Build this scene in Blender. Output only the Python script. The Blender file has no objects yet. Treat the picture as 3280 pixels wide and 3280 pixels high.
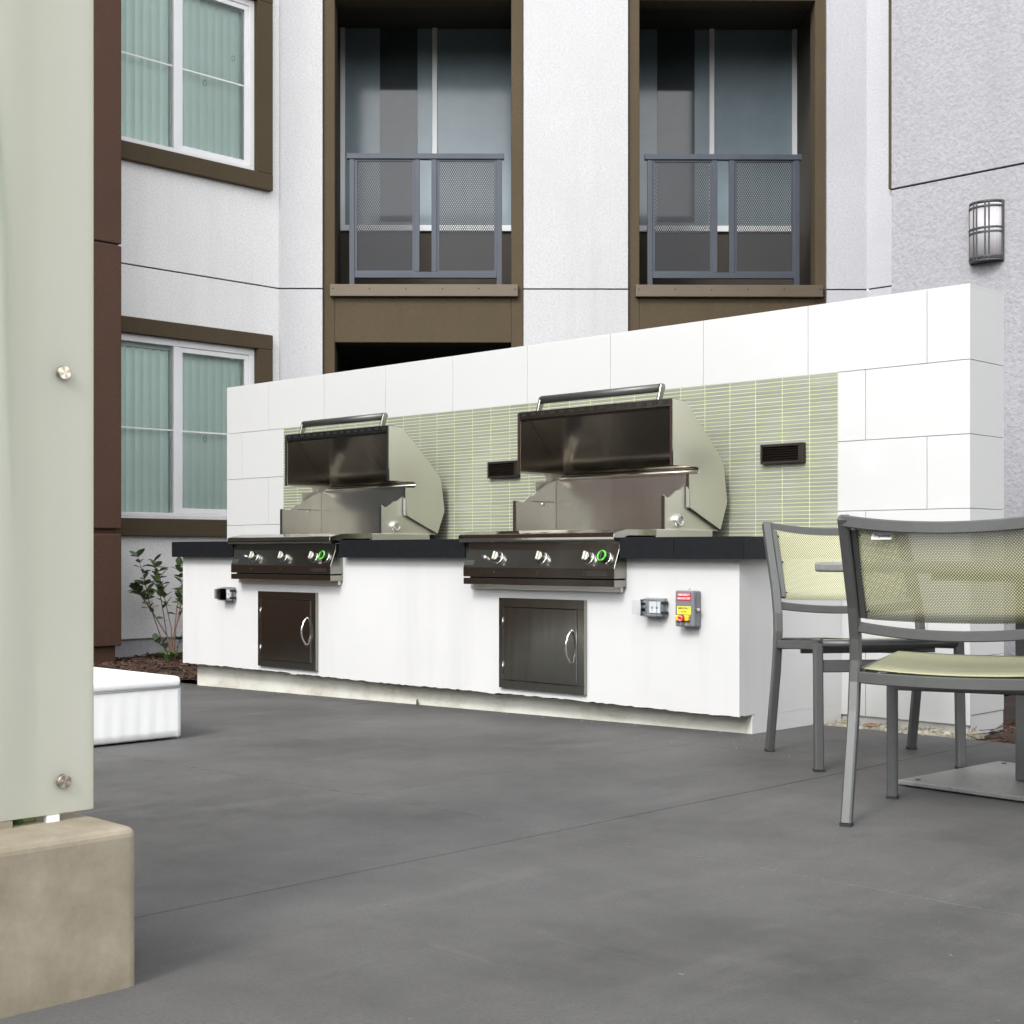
import bpy, math, random
from mathutils import Vector, Matrix
R = math.radians
random.seed(7)
scene = bpy.context.scene

# ------------------------------------------------------------------ camera
cam_d = bpy.data.cameras.new("camera")
cam_d.sensor_width = 36
cam_d.lens = 50.22
cam_d.shift_y = 0.04
cam_d.clip_start = 0.05
cam_d.clip_end = 1500
cam = bpy.data.objects.new("camera", cam_d)
cam.location = (8.442, -5.257, 0.8164)
cam.rotation_euler = (R(90), 0, 0.7754)
scene.collection.objects.link(cam)
scene.camera = cam

# ------------------------------------------------------------------ sky, sun, exposure
SUN_EL = R(40.0)
SUN_DIR = Vector((0.26, -0.966, 0)).normalized()        # horizontal direction towards the sun
world = bpy.data.worlds.new("World")
scene.world = world
world.use_nodes = True
wn = world.node_tree
wn.nodes.clear()
sky = wn.nodes.new("ShaderNodeTexSky")
sky.sky_type = 'NISHITA'
sky.sun_disc = False
sky.sun_elevation = SUN_EL
sky.sun_rotation = math.atan2(SUN_DIR.x, SUN_DIR.y)
sky.dust_density = 1.0
sky.air_density = 1.0
hs = wn.nodes.new("ShaderNodeHueSaturation")
hs.inputs['Saturation'].default_value = 0.08
bg = wn.nodes.new("ShaderNodeBackground")
bg.inputs['Strength'].default_value = 0.15
wo = wn.nodes.new("ShaderNodeOutputWorld")
wn.links.new(sky.outputs[0], hs.inputs['Color'])
wn.links.new(hs.outputs[0], bg.inputs[0])
wn.links.new(bg.outputs[0], wo.inputs[0])

sun_d = bpy.data.lights.new("sun", 'SUN')
sun_d.energy = 0.5
sun_d.angle = R(12.0)
sun_d.color = (1.0, 0.97, 0.92)
sun = bpy.data.objects.new("sun", sun_d)
sv = Vector((SUN_DIR.x * math.cos(SUN_EL), SUN_DIR.y * math.cos(SUN_EL), math.sin(SUN_EL)))
sun.rotation_euler = sv.to_track_quat('Z', 'Y').to_euler()
scene.collection.objects.link(sun)

scene.view_settings.view_transform = 'Standard'
scene.view_settings.look = 'None'
scene.view_settings.gamma = 1.0
scene.view_settings.use_curve_mapping = False
scene.view_settings.exposure = 1.9
scene.cycles.max_bounces = 10
scene.cycles.diffuse_bounces = 5
scene.cycles.glossy_bounces = 5
scene.cycles.transmission_bounces = 8
scene.cycles.transparent_max_bounces = 16
scene.cycles.caustics_reflective = False
scene.cycles.caustics_refractive = False
scene.cycles.sample_clamp_indirect = 6.0
scene.cycles.use_denoising = True

# ------------------------------------------------------------------ materials
class NT:
    def __init__(s, name):
        s.m = bpy.data.materials.new(name); s.m.use_nodes = True
        s.t = s.m.node_tree; s.t.nodes.clear()
        s.out = s.n("ShaderNodeOutputMaterial")
        s.b = s.n("ShaderNodeBsdfPrincipled")
        s.l(s.b.outputs[0], s.out.inputs[0])
    def n(s, k, **kw):
        x = s.t.nodes.new(k)
        for a, v in kw.items(): setattr(x, a, v)
        return x
    def l(s, a, b): s.t.links.new(a, b)
    def coord(s, kind='Object', scale=(1, 1, 1)):
        tc = s.n("ShaderNodeTexCoord"); mp = s.n("ShaderNodeMapping")
        mp.inputs['Scale'].default_value = scale
        s.l(tc.outputs[kind], mp.inputs[0]); return mp.outputs[0]
    def noise(s, vec, scale, detail=4, rough=.55):
        x = s.n("ShaderNodeTexNoise"); x.inputs['Scale'].default_value = scale
        x.inputs['Detail'].default_value = detail; x.inputs['Roughness'].default_value = rough
        s.l(vec, x.inputs['Vector']); return x.outputs['Fac']
    def ramp(s, fac, stops):
        x = s.n("ShaderNodeValToRGB"); e = x.color_ramp.elements
        while len(e) < len(stops): e.new(.5)
        for i, (p, c) in enumerate(stops):
            e[i].position = p; e[i].color = (*c, 1) if len(c) == 3 else c
        s.l(fac, x.inputs[0]); return x.outputs[0]
    def bump(s, h, strength, dist, prev=None):
        x = s.n("ShaderNodeBump"); x.inputs['Strength'].default_value = strength
        x.inputs['Distance'].default_value = dist; s.l(h, x.inputs['Height'])
        if prev: s.l(prev, x.inputs['Normal'])
        return x.outputs[0]
    def math(s, op, a, b=None, c=None):
        x = s.n("ShaderNodeMath", operation=op)
        for i, v in enumerate((a, b, c)):
            if v is None: continue
            if isinstance(v, (int, float)): x.inputs[i].default_value = v
            else: s.l(v, x.inputs[i])
        return x.outputs[0]
    def mixc(s, f, a, b):
        x = s.n("ShaderNodeMix", data_type='RGBA')
        for i, v in ((0, f), (6, a), (7, b)):
            if isinstance(v, (int, float)): x.inputs[i].default_value = v
            elif isinstance(v, tuple): x.inputs[i].default_value = (*v, 1)
            else: s.l(v, x.inputs[i])
        return x.outputs[2]
    def set(s, **kw):
        for k, v in kw.items():
            k = k.replace('_', ' ')
            i = s.b.inputs[k]
            if isinstance(v, (int, float)): i.default_value = v
            elif isinstance(v, tuple): i.default_value = (*v, 1)
            else: s.l(v, i)
        return s

def plain(name, col, rough=.5, metal=0., var=.06, scale=6., **kw):
    t = NT(name); v = t.coord()
    f = t.noise(v, scale, 5)
    c = t.ramp(f, [(.3, tuple(x * (1 - var) for x in col)), (.7, tuple(min(1, x * (1 + var)) for x in col))])
    t.set(Base_Color=c, Roughness=rough, Metallic=metal, **kw)
    return t.m

def stucco(name, col, strength=.5, scale=75., var=.05, dist=.006, smooth=False):
    t = NT(name); v = t.coord()
    big = t.noise(v, 1.3, 4, .6); fine = t.noise(v, scale, 4, .62); mid = t.noise(v, scale * .35, 3)
    c1 = t.ramp(big, [(.3, tuple(x * (1 - var) for x in col)), (.7, tuple(min(1, x * (1 + var)) for x in col))])
    c2 = t.mixc(t.ramp(fine, [(.35, (0, 0, 0)), (.6, (1, 1, 1))]), tuple(x * .86 for x in col), c1) if not smooth else c1
    st = t.noise(t.coord('Object', (2.2, 2.2, .18)), 1.5, 6, .65)
    c2 = t.mixc(t.ramp(st, [(.50, (0, 0, 0)), (.78, (.35, .35, .35))]), c2, tuple(x * .72 for x in col))
    h = t.math('ADD', t.math('MULTIPLY', fine, .6), t.math('MULTIPLY', mid, .4))
    t.set(Base_Color=c2, Roughness=.88, Specular_IOR_Level=.25, Normal=t.bump(h, strength, dist))
    return t.m

def steel(name, col, rough, stretch=(1, 1, 60), bumpy=.05):
    t = NT(name); v = t.coord(scale=stretch)
    f = t.noise(v, 26, 3, .6)
    g = t.noise(t.coord(), 2.2, 3)
    rr = t.math('ADD', t.math('MULTIPLY', f, .03), t.math('MULTIPLY_ADD', g, .12, rough - .08))
    t.set(Base_Color=t.mixc(g, col, tuple(x * .86 for x in col)), Metallic=1.0, Roughness=rr, Normal=t.bump(t.noise(t.coord('Object', (4, 4, .6)), 1.6, 2), .12, .02, t.bump(f, bumpy, .001)))
    return t.m

M = {}
M['steel'] = steel('brushed_steel', (.335, .335, .295), .19, bumpy=.02)
M['steel_side'] = steel('brightened_steel_side', (.80, .78, .71), .44, (1, 1, 60), .03)  # lighter copy of the steel; side-face brightness put into the colour
M['steel_in'] = steel('brightened_steel_lining', (.84, .81, .745), .24, (40, 1, 1), .03)  # lighter copy of the steel; firebox brightness put into the colour
M['steel_hood'] = steel('darkened_hood_lining', (.50, .45, .40), .20, (40, 1, 1), .03)  # darker copy of the steel; the hood's dark reflections put into the colour
M['polished'] = steel('polished_steel_trim', (.42, .41, .37), .10, bumpy=.01)
M['chrome'] = plain('polished_chrome', (.75, .75, .74), .08, 1.)
M['alu'] = plain('grey_powder_coated_aluminium', (.105, .108, .106), .42, .4, .05, 40)
M['alu_dark'] = plain('dark_aluminium_strip', (.10, .105, .10), .4, .6)
M['cast'] = plain('cast_aluminium_table', (.26, .26, .25), .5, .5, .12, 60)
M['rail'] = plain('slate_grey_painted_steel', (.05, .058, .075), .45, .2)
M['black'] = plain('black_plastic', (.012, .012, .012), .45)
M['vent'] = plain('dark_bronze_vent', (.018, .013, .010), .4, .3)
M['green_ring'] = plain('green_plastic_ring', (.13, .62, .06), .35)
M['slot'] = plain('gap_and_part_black', (.006, .006, .006), .8)  # near-black painting the dark inside slots and gaps; also rivets and firebox floor
M['white_stucco'] = stucco('white_stucco', (.82, .815, .81), .65, 60)
M['pier_stucco'] = stucco('darkened_white_stucco', (.52, .52, .53), .65, 60)  # same white as the left wing, darkened to offset the stronger light here
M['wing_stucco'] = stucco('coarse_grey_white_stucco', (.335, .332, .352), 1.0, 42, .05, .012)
M['shade_stucco'] = stucco('shaded_white_stucco', (.50, .50, .53), .6, 60)  # white stucco with its shade put into the colour
M['olive_stucco'] = stucco('olive_brown_stucco', (.084, .063, .038), .5, 70, .10)
M['brown_stucco'] = stucco('dark_brown_stucco', (.074, .040, .028), .4, 80, .10)
M['foundation'] = stucco('rough_foundation', (.50, .50, .52), .9, 30, .2)
M['smooth'] = stucco('smooth_white_plaster', (.565, .565, .565), .15, 40, .035, .004, True)
M['flash'] = plain('bronze_metal_flashing', (.12, .095, .066), .45, .3)
M['vinyl'] = plain('white_vinyl', (.84, .84, .85), .35, 0, .02)
M['ceil'] = plain('shaded_plaster', (.055, .046, .036), .8)  # plaster darkened, the shade inside recesses put into its colour
M['counter'] = plain('black_honed_tile', (.008, .009, .011), .5, 0, .2, 30, Specular_IOR_Level=.2)
M['grout_dark'] = plain('grey_grout', (.13, .13, .13), .9)
M['core'] = plain('grey_mortar', (.46, .46, .44), .9)
M['shadow_gap'] = plain('joint_and_shade_dark', (.05, .048, .045), .9)  # joint filler tone; also paints the shade in grooves, recess and plaster edge
M['grout'] = plain('yellow_green_grout', (.56, .63, .33), .7, 0, .04)
M['red'] = plain('red_plastic', (.55, .02, .03), .35)
M['red_l'] = plain('red_label', (.50, .015, .03), .45, 0, .02)
M['yellow'] = plain('yellow_plastic', (.80, .52, .02), .4)
M['yellow_l'] = plain('yellow_label', (.82, .78, .06), .5, 0, .02)
M['grey_box'] = plain('grey_enclosure', (.16, .17, .185), .45, 0, .05, 30)
M['white_p'] = plain('white_plastic', (.8, .8, .8), .4)
M['box_grey'] = plain('light_grey_plastic', (.32, .33, .34), .4)
M['silver_l'] = plain('silver_label', (.5, .5, .5), .4, .3)
M['rubber'] = plain('black_rubber', (.015, .015, .015), .7)
M['ink'] = plain('black_ink', (.02, .02, .02), .6)
M['trunk'] = plain('reddish_bark', (.16, .085, .06), .8, 0, .3, 40)
M['twig'] = plain('dark_twig', (.03, .025, .02), .8)
M['deadleaf'] = plain('dead_leaf', (.30, .11, .05), .7)
M['lampmetal'] = plain('dark_grey_lamp_metal', (.06, .063, .066), .45, .2)
M['postgrey'] = plain('grey_green_post', (.22, .28, .10), .7)

def mk_tile(name, col, rough, coat=0., bumpn=.02, var=.03):
    t = NT(name); v = t.coord()
    oi = t.n("ShaderNodeObjectInfo")
    isl = t.n("ShaderNodeNewGeometry")
    k = t.math('MULTIPLY_ADD', t.math('ADD', oi.outputs['Random'], isl.outputs['Random Per Island']), var, 1 - var)
    vv = t.n("ShaderNodeVectorMath", operation='SCALE')
    vv.inputs[0].default_value = col; t.l(k, vv.inputs['Scale'])
    wear = t.noise(v, 5, 5)
    c = t.mixc(t.math('MULTIPLY', wear, .10), vv.outputs[0], tuple(x * .8 for x in col))
    t.set(Base_Color=c, Roughness=rough, Coat_Weight=coat, Coat_Roughness=.035, Normal=t.bump(t.noise(v, 3, 2), bumpn, .004))
    return t.m
M['stone'] = mk_tile('polished_white_tile', (.545, .55, .545), .35, .35, .02, .01)
M['green_tile'] = mk_tile('sage_green_glazed_tile', (.265, .27, .23), .24, .5, .05, .14)

def concrete():
    t = NT('grey_painted_concrete'); v = t.coord('Object')
    big = t.noise(v, .9, 6, .65); mid = t.noise(v, 6, 6, .7); fine = t.noise(v, 180, 3)
    streak = t.noise(t.coord('Object', (1.6, .35, 1)), 3.1, 6, .7)
    c = t.ramp(big, [(.3, (.048, .047, .046)), (.7, (.118, .116, .114))])
    c = t.mixc(t.ramp(mid, [(.35, (0, 0, 0)), (.75, (.45, .45, .45))]), c, (.128, .125, .120))
    c = t.mixc(t.ramp(streak, [(.52, (0, 0, 0)), (.72, (.35, .35, .35))]), c, (.155, .152, .148))
    spots = t.noise(v, 28, 2)
    scuff = t.noise(t.coord('Object', (.5, 4, 1)), 2.3, 8, .75)
    c = t.mixc(t.ramp(scuff, [(.60, (0, 0, 0)), (.72, (.28, .28, .28))]), c, (.19, .185, .18))
    grain = t.noise(v, 120, 3, .7); c = t.mixc(t.ramp(grain, [(.35, (.35, .35, .35)), (.6, (0, 0, 0))]), c, (.045, .045, .044))
    c = t.mixc(t.ramp(spots, [(.74, (0, 0, 0)), (.78, (.5, .5, .5))]), c, (.24, .23, .22))
    t.set(Base_Color=c, Roughness=t.ramp(mid, [(.3, (.62, .62, .62)), (.7, (.8, .8, .8))]), Specular_IOR_Level=.35,
          Normal=t.bump(fine, .5, .003, t.bump(mid, .15, .003)))
    return t.m
M['concrete'] = concrete()

def plinth():
    t = NT('stained_cement_plinth'); v = t.coord('Object', (1, 1, 1.5))
    a = t.noise(v, 1.8, 6, .7); f = t.noise(v, 90, 3)
    c = t.ramp(a, [(.30, (.36, .35, .27)), (.5, (.62, .61, .54)), (.75, (.74, .74, .70))])
    t.set(Base_Color=c, Roughness=.9, Normal=t.bump(f, .3, .003))
    return t.m
M['plinth'] = plinth()

def curb():
    t = NT('sandy_concrete'); v = t.coord('Object')
    a = t.noise(v, 7, 6, .7); f = t.noise(v, 130, 3)
    c = t.ramp(a, [(.3, (.20, .17, .12)), (.7, (.33, .29, .22))])
    t.set(Base_Color=c, Roughness=.85, Normal=t.bump(f, .2, .002))
    return t.m
M['curb'] = curb()

def cover_fabric():
    t = NT('white_vinyl_cover'); v = t.coord('Object', (1, 1, .12))
    a = t.noise(v, 9, 4, .6)
    g = t.noise(t.coord('Object'), 3, 4)
    t.set(Base_Color=t.ramp(g, [(.3, (.82, .82, .82)), (.7, (.88, .88, .88))]), Roughness=.6, Normal=t.bump(a, .12, .008))
    return t.m
M['cover'] = cover_fabric()

def chips(name, cols, rough=.9):
    t = NT(name)
    g = t.n("ShaderNodeNewGeometry")
    c = t.ramp(g.outputs['Random Per Island'], [(i / (len(cols) - 1), c) for i, c in enumerate(cols)])
    t.set(Base_Color=c, Roughness=rough)
    return t.m
M['mulch'] = chips('bark_mulch', [(.018, .010, .007), (.05, .026, .016), (.085, .040, .025), (.14, .08, .05)])
M['soil'] = plain('dark_soil', (.028, .016, .011), .95, 0, .4, 25)
M['rubble'] = chips('pale_mortar_crumbs', [(.45, .42, .34), (.3, .27, .2), (.6, .58, .52)])

def leafm(name, a, b, rough=.4):
    t = NT(name)
    oi = t.n("ShaderNodeObjectInfo"); g = t.n("ShaderNodeNewGeometry")
    k = t.math('FRACT', t.math('ADD', oi.outputs['Random'], g.outputs['Random Per Island']))
    t.set(Base_Color=t.ramp(k, [(0, a), (1, b)]), Roughness=rough, Transmission_Weight=0.)
    return t.m
M['leaf'] = leafm('dark_green_leaf', (.045, .08, .035), (.14, .20, .08))
M['leaf2'] = leafm('fresh_green_leaf', (.05, .11, .03), (.12, .22, .07))
M['unseen_woods'] = leafm('unseen_foliage', (.02, .035, .012), (.06, .08, .025), .7)

def weave():
    t = NT('olive_sling_mesh')
    uv = t.n("ShaderNodeUVMap"); sp = t.n("ShaderNodeSeparateXYZ"); t.l(uv.outputs[0], sp.inputs[0])
    P_ = .0088
    a = t.math('SINE', t.math('MULTIPLY', sp.outputs[0], 2 * math.pi / (P_ * 1.0)))
    b = t.math('SINE', t.math('MULTIPLY', sp.outputs[1], 2 * math.pi / (P_ * 1.25)))
    v = t.math('MULTIPLY', a, b)
    col = t.ramp(t.math('MULTIPLY_ADD', v, .5, .5), [(.30, (.065, .07, .010)), (.54, (.27, .28, .085)), (.75, (.78, .76, .62))])
    t.set(Base_Color=col, Roughness=.5, Normal=t.bump(v, .5, .0012))
    tr = t.n("ShaderNodeBsdfTransparent"); mx = t.n("ShaderNodeMixShader")
    hole = t.math('LESS_THAN', v, -.5)
    t.l(hole, mx.inputs[0]); t.l(t.b.outputs[0], mx.inputs[1]); t.l(tr.outputs[0], mx.inputs[2]); t.l(mx.outputs[0], t.out.inputs[0])
    return t.m
M['weave'] = weave()

def perf():
    t = NT('perforated_grey_steel')
    sp = t.n("ShaderNodeSeparateXYZ"); t.l(t.coord('Object'), sp.inputs[0])
    p = .0205
    a = t.math('COSINE', t.math('MULTIPLY', sp.outputs[0], 2 * math.pi / p))
    b = t.math('COSINE', t.math('MULTIPLY', sp.outputs[2], 2 * math.pi / (p * 1.732)))
    v = t.math('MULTIPLY', a, b)
    t.set(Base_Color=(.035, .037, .042), Roughness=.5, Metallic=.2)
    tr = t.n("ShaderNodeBsdfTransparent"); mx = t.n("ShaderNodeMixShader")
    t.l(t.math('GREATER_THAN', v, .12), mx.inputs[0]); t.l(t.b.outputs[0], mx.inputs[1]); t.l(tr.outputs[0], mx.inputs[2]); t.l(mx.outputs[0], t.out.inputs[0])
    return t.m
M['perf'] = perf()

def glassy(name, col, rough=.02, trans=1., ior=1.45, **kw):
    t = NT(name); t.set(Base_Color=col, Roughness=rough, Transmission_Weight=trans, IOR=ior, **kw); return t.m
def pane(name, col, ior=1.5):
    t = NT(name)
    tr = t.n("ShaderNodeBsdfTransparent"); tr.inputs[0].default_value = col
    gl = t.n("ShaderNodeBsdfGlossy"); gl.inputs['Roughness'].default_value = .02
    fr = t.n("ShaderNodeFresnel"); fr.inputs[0].default_value = ior
    mx = t.n("ShaderNodeMixShader")
    t.l(fr.outputs[0], mx.inputs[0]); t.l(tr.outputs[0], mx.inputs[1]); t.l(gl.outputs[0], mx.inputs[2]); t.l(mx.outputs[0], t.out.inputs[0])
    return t.m
M['pane'] = pane('window_glass', (.95, 1, .98, 1))
M['clear'] = pane('clear_polycarbonate', (.94, .95, .96, 1), 1.22)
M['vane'] = plain('pale_blind_fabric', (.93, .985, .96), .7, 0, .03)
M['blueglass'] = plain('pale_blue_glazing', (.22, .28, .31), .15, 0, .05)
M['darkglass'] = plain('dark_glazing', (.05, .06, .065), .06, 0, .1)
def frosted():
    t = NT('frosted_glass')
    g = t.noise(t.coord(), 500, 2)
    t.set(Base_Color=(.96, .97, .88), Roughness=.38, Transmission_Weight=.42, IOR=1.25, Specular_IOR_Level=.2, Normal=t.bump(g, .15, .001))
    tl = t.n("ShaderNodeBsdfTranslucent"); tl.inputs[0].default_value = (.97, .97, .90, 1)
    mx = t.n("ShaderNodeMixShader"); mx.inputs[0].default_value = .5
    t.l(t.b.outputs[0], mx.inputs[1]); t.l(tl.outputs[0], mx.inputs[2]); t.l(mx.outputs[0], t.out.inputs[0])
    return t.m
M['frost'] = frosted()
M['glass_edge'] = plain('green_glass_edge', (.30, .36, .12), .3)
def button():
    t = NT('spun_sheen_steel'); sp = t.n("ShaderNodeSeparateXYZ"); t.l(t.coord('Object'), sp.inputs[0])
    an = t.math('ARCTAN2', sp.outputs[1], sp.outputs[2])
    k = t.math('MULTIPLY_ADD', t.math('SINE', t.math('MULTIPLY', an, 4)), .5, .5)  # light and dark lobes paint the spun sheen into the colour
    t.set(Base_Color=t.ramp(k, [(0, (.30, .26, .20)), (1, (.60, .54, .45))]), Metallic=.9, Roughness=.3)
    return t.m
M['button'] = button()
M['ground'] = plain('dull_ground', (.07, .07, .06), .95, 0, .3, .5)
def diffuser():
    t = NT('ribbed_white_lamp_glass'); v = t.coord('Object', (60, 60, 0.01))
    f = t.noise(v, 4, 2)
    t.set(Base_Color=t.ramp(f, [(.3, (.36, .34, .36)), (.7, (.50, .485, .50))]), Roughness=.3)
    return t.m
M['diffuser'] = diffuser()

# ------------------------------------------------------------------ mesh helpers
class MB:
    def __init__(s): s.v = []; s.f = []; s.sm = []; s.uv = {}
    def add(s, vs, fs, smooth=False):
        o = len(s.v); s.v += [tuple(p) for p in vs]
        for f in fs: s.f.append([i + o for i in f]); s.sm.append(smooth)
        return s
    def box(s, x0, x1, y0, y1, z0, z1):
        if x0 > x1: x0, x1 = x1, x0
        if y0 > y1: y0, y1 = y1, y0
        if z0 > z1: z0, z1 = z1, z0
        return s.add([(x0, y0, z0), (x1, y0, z0), (x1, y1, z0), (x0, y1, z0), (x0, y0, z1), (x1, y0, z1), (x1, y1, z1), (x0, y1, z1)],
                     [(0, 3, 2, 1), (4, 5, 6, 7), (0, 1, 5, 4), (1, 2, 6, 5), (2, 3, 7, 6), (3, 0, 4, 7)])
    def prism(s, poly, x0, x1):
        "polygon of (y, z) points extruded from x0 to x1"
        area = sum(poly[i][0] * poly[(i + 1) % len(poly)][1] - poly[(i + 1) % len(poly)][0] * poly[i][1] for i in range(len(poly)))
        if area < 0: poly = poly[::-1]
        n = len(poly)
        vs = [(x0, y, z) for y, z in poly] + [(x1, y, z) for y, z in poly]
        return s.add(vs, [tuple(range(n))[::-1], tuple(range(n, 2 * n))] + [(i, (i + 1) % n, n + (i + 1) % n, n + i) for i in range(n)])
    def sheet(s, line, x0, x1, th):
        "open polyline of (y, z) with thickness th, spanning x0..x1"
        n = len(line); off = []
        for i in range(n):
            a = Vector(line[max(i - 1, 0)]); b = Vector(line[min(i + 1, n - 1)])
            d = (b - a).normalized(); off.append((line[i][0] - d.y * th, line[i][1] + d.x * th))
        vs = []
        for i in range(n):
            vs += [(x0, *line[i]), (x1, *line[i]), (x1, *off[i]), (x0, *off[i])]
        fs = [(0, 3, 2, 1), (4 * n - 4, 4 * n - 3, 4 * n - 2, 4 * n - 1)]
        for i in range(n - 1):
            a = 4 * i; b = a + 4
            for k in range(4): fs.append((a + k, a + (k + 1) % 4, b + (k + 1) % 4, b + k))
        return s.add(vs, fs)
    def tube(s, path, r, n=10, smooth=True, r2=None, rx=None, up=None):
        "round (or rectangular when rx=(w,h)) tube along a path"
        path = [Vector(p) for p in path]; rings = []; m = len(path)
        ref = Vector(up) if up else None
        for i, p in enumerate(path):
            d = (path[min(i + 1, m - 1)] - path[max(i - 1, 0)]).normalized()
            if ref is None:
                u0 = Vector((0, 0, 1)) if abs(d.z) < .9 else Vector((1, 0, 0))
            else: u0 = ref
            a = d.cross(u0).normalized(); b = a.cross(d).normalized()
            rr = r if r2 is None else r + (r2 - r) * i / (m - 1)
            if rx:
                w, h = rx[0] / 2, rx[1] / 2; c = min(w, h) * .3
                pts = [(w, -h + c), (w, h - c), (w - c, h), (-w + c, h), (-w, h - c), (-w, -h + c), (-w + c, -h), (w - c, -h)]
                rings.append([p + a * x + b * y for x, y in pts])
            else:
                rings.append([p + a * math.cos(t * 2 * math.pi / n) * rr + b * math.sin(t * 2 * math.pi / n) * rr for t in range(n)])
        k = len(rings[0]); vs = [q for g in rings for q in g]
        fs = [(i * k + j, i * k + (j + 1) % k, (i + 1) * k + (j + 1) % k, (i + 1) * k + j) for i in range(m - 1) for j in range(k)]
        s.add(vs, fs, smooth and not rx)
        o = len(s.v) - len(vs)
        s.f.append([o + j for j in range(k)][::-1]); s.sm.append(False)
        s.f.append([o + (m - 1) * k + j for j in range(k)]); s.sm.append(False)
        return s
    def cyl(s, a, b, r, n=24, r2=None):
        return s.tube([a, b], r, n, True, r2)
    def grid(s, fn, nu, nv):
        "fn(i/nu, j/nv) -> (point, uv)"
        o = len(s.v)
        for j in range(nv + 1):
            for i in range(nu + 1):
                p, uv = fn(i / nu, j / nv); s.uv[len(s.v)] = uv; s.v.append(tuple(p))
        for j in range(nv):
            for i in range(nu):
                a = o + j * (nu + 1) + i
                s.f.append([a, a + 1, a + nu + 2, a + nu + 1]); s.sm.append(True)
        return s
    def mesh(s, name, mat, xf=None):
        me = bpy.data.meshes.new(name)
        vs = s.v if xf is None else [tuple(xf @ Vector(p)) for p in s.v]
        me.from_pydata(vs, [], s.f); me.materials.append(mat)
        me.polygons.foreach_set('use_smooth', s.sm)
        if s.uv:
            l = me.uv_layers.new(name='UVMap')
            for lo in me.loops: l.data[lo.index].uv = s.uv.get(lo.vertex_index, (0, 0))
        me.validate(); me.update()
        return me

def tag(o, label=None, cat=None, group=None, kind=None):
    if label: o['label'] = label
    if cat: o['category'] = cat
    if group: o['group'] = group
    if kind: o['kind'] = kind
    return o
def empty(name, loc, rz=0):
    o = bpy.data.objects.new(name, None); o.empty_display_size = .1
    o.location = loc; o.rotation_euler = (0, 0, rz); scene.collection.objects.link(o); return o
def obj(name, mb, mat, parent=None, xf=None, bevel=0, seg=2, loc=None, solid=0):
    me = mb if isinstance(mb, bpy.types.Mesh) else mb.mesh(name, M[mat], xf)
    o = bpy.data.objects.new(name, me); scene.collection.objects.link(o)
    if parent is not None: o.parent = parent
    if loc: o.location = loc
    if bevel:
        b = o.modifiers.new('bevel', 'BEVEL'); b.width = bevel; b.segments = seg; b.limit_method = 'ANGLE'; b.angle_limit = R(40)
    if solid:
        b = o.modifiers.new('thick', 'SOLIDIFY'); b.thickness = solid
    return o
def children(o): return [c for c in bpy.data.objects if c.parent == o]
def copy_tree(o, parent=None):
    c = o.copy(); scene.collection.objects.link(c); c.parent = parent
    for ch in children(o): copy_tree(ch, c)
    return c
def B(x0, x1, y0, y1, z0, z1): return MB().box(x0, x1, y0, y1, z0, z1)
def text(body, size, mat, parent, mtx, name='lettering', sx=1., shear=0., space=1.):
    cu = bpy.data.curves.new(name, 'FONT'); cu.body = body; cu.size = size; cu.align_x = 'CENTER'; cu.align_y = 'CENTER'
    cu.extrude = .0003; cu.offset = .00025; cu.shear = shear; cu.space_character = space; cu.materials.append(M[mat])
    o = bpy.data.objects.new(name, cu); scene.collection.objects.link(o); o.parent = parent
    bpy.context.view_layer.update()
    me = bpy.data.meshes.new_from_object(o.evaluated_get(bpy.context.evaluated_depsgraph_get())); bpy.data.objects.remove(o)
    o = bpy.data.objects.new(name, me); scene.collection.objects.link(o); o.parent = parent
    o.matrix_local = mtx @ Matrix.Diagonal((sx, 1, 1, 1)); return o

def frame(origin, t):
    "local axes: x along the wall, y into the wall, z up"
    t = Vector((t[0], t[1], 0)).normalized(); n = Vector((-t.y, t.x, 0))
    m = Matrix(((t.x, n.x, 0, origin[0]), (t.y, n.y, 0, origin[1]), (0, 0, 1, 0), (0, 0, 0, 1)))
    return m
def wall_mb(t0, t1, z0, z1, holes, d0=0., th=.25):
    ts = sorted({t0, t1, *[h[0] for h in holes], *[h[1] for h in holes]}); ts = [t for t in ts if t0 <= t <= t1]
    zs = sorted({z0, z1, *[h[2] for h in holes], *[h[3] for h in holes]}); zs = [z for z in zs if z0 <= z <= z1]
    mb = MB()
    for a, b in zip(ts, ts[1:]):
        run = None
        for c, d in zip(zs, zs[1:]):
            m = ((a + b) / 2, (c + d) / 2)
            solid = not any(h[0] < m[0] < h[1] and h[2] < m[1] < h[3] for h in holes)
            if solid:
                run = (run[0], d) if run else (c, d)
            elif run: mb.box(a, b, d0, d0 + th, *run); run = None
        if run: mb.box(a, b, d0, d0 + th, *run)
    return mb

# ------------------------------------------------------------------ ground, patio, beds
tag(obj('ground', B(-300, 300, -300, 300, -.5, -.16), 'ground'), kind='structure')

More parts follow.
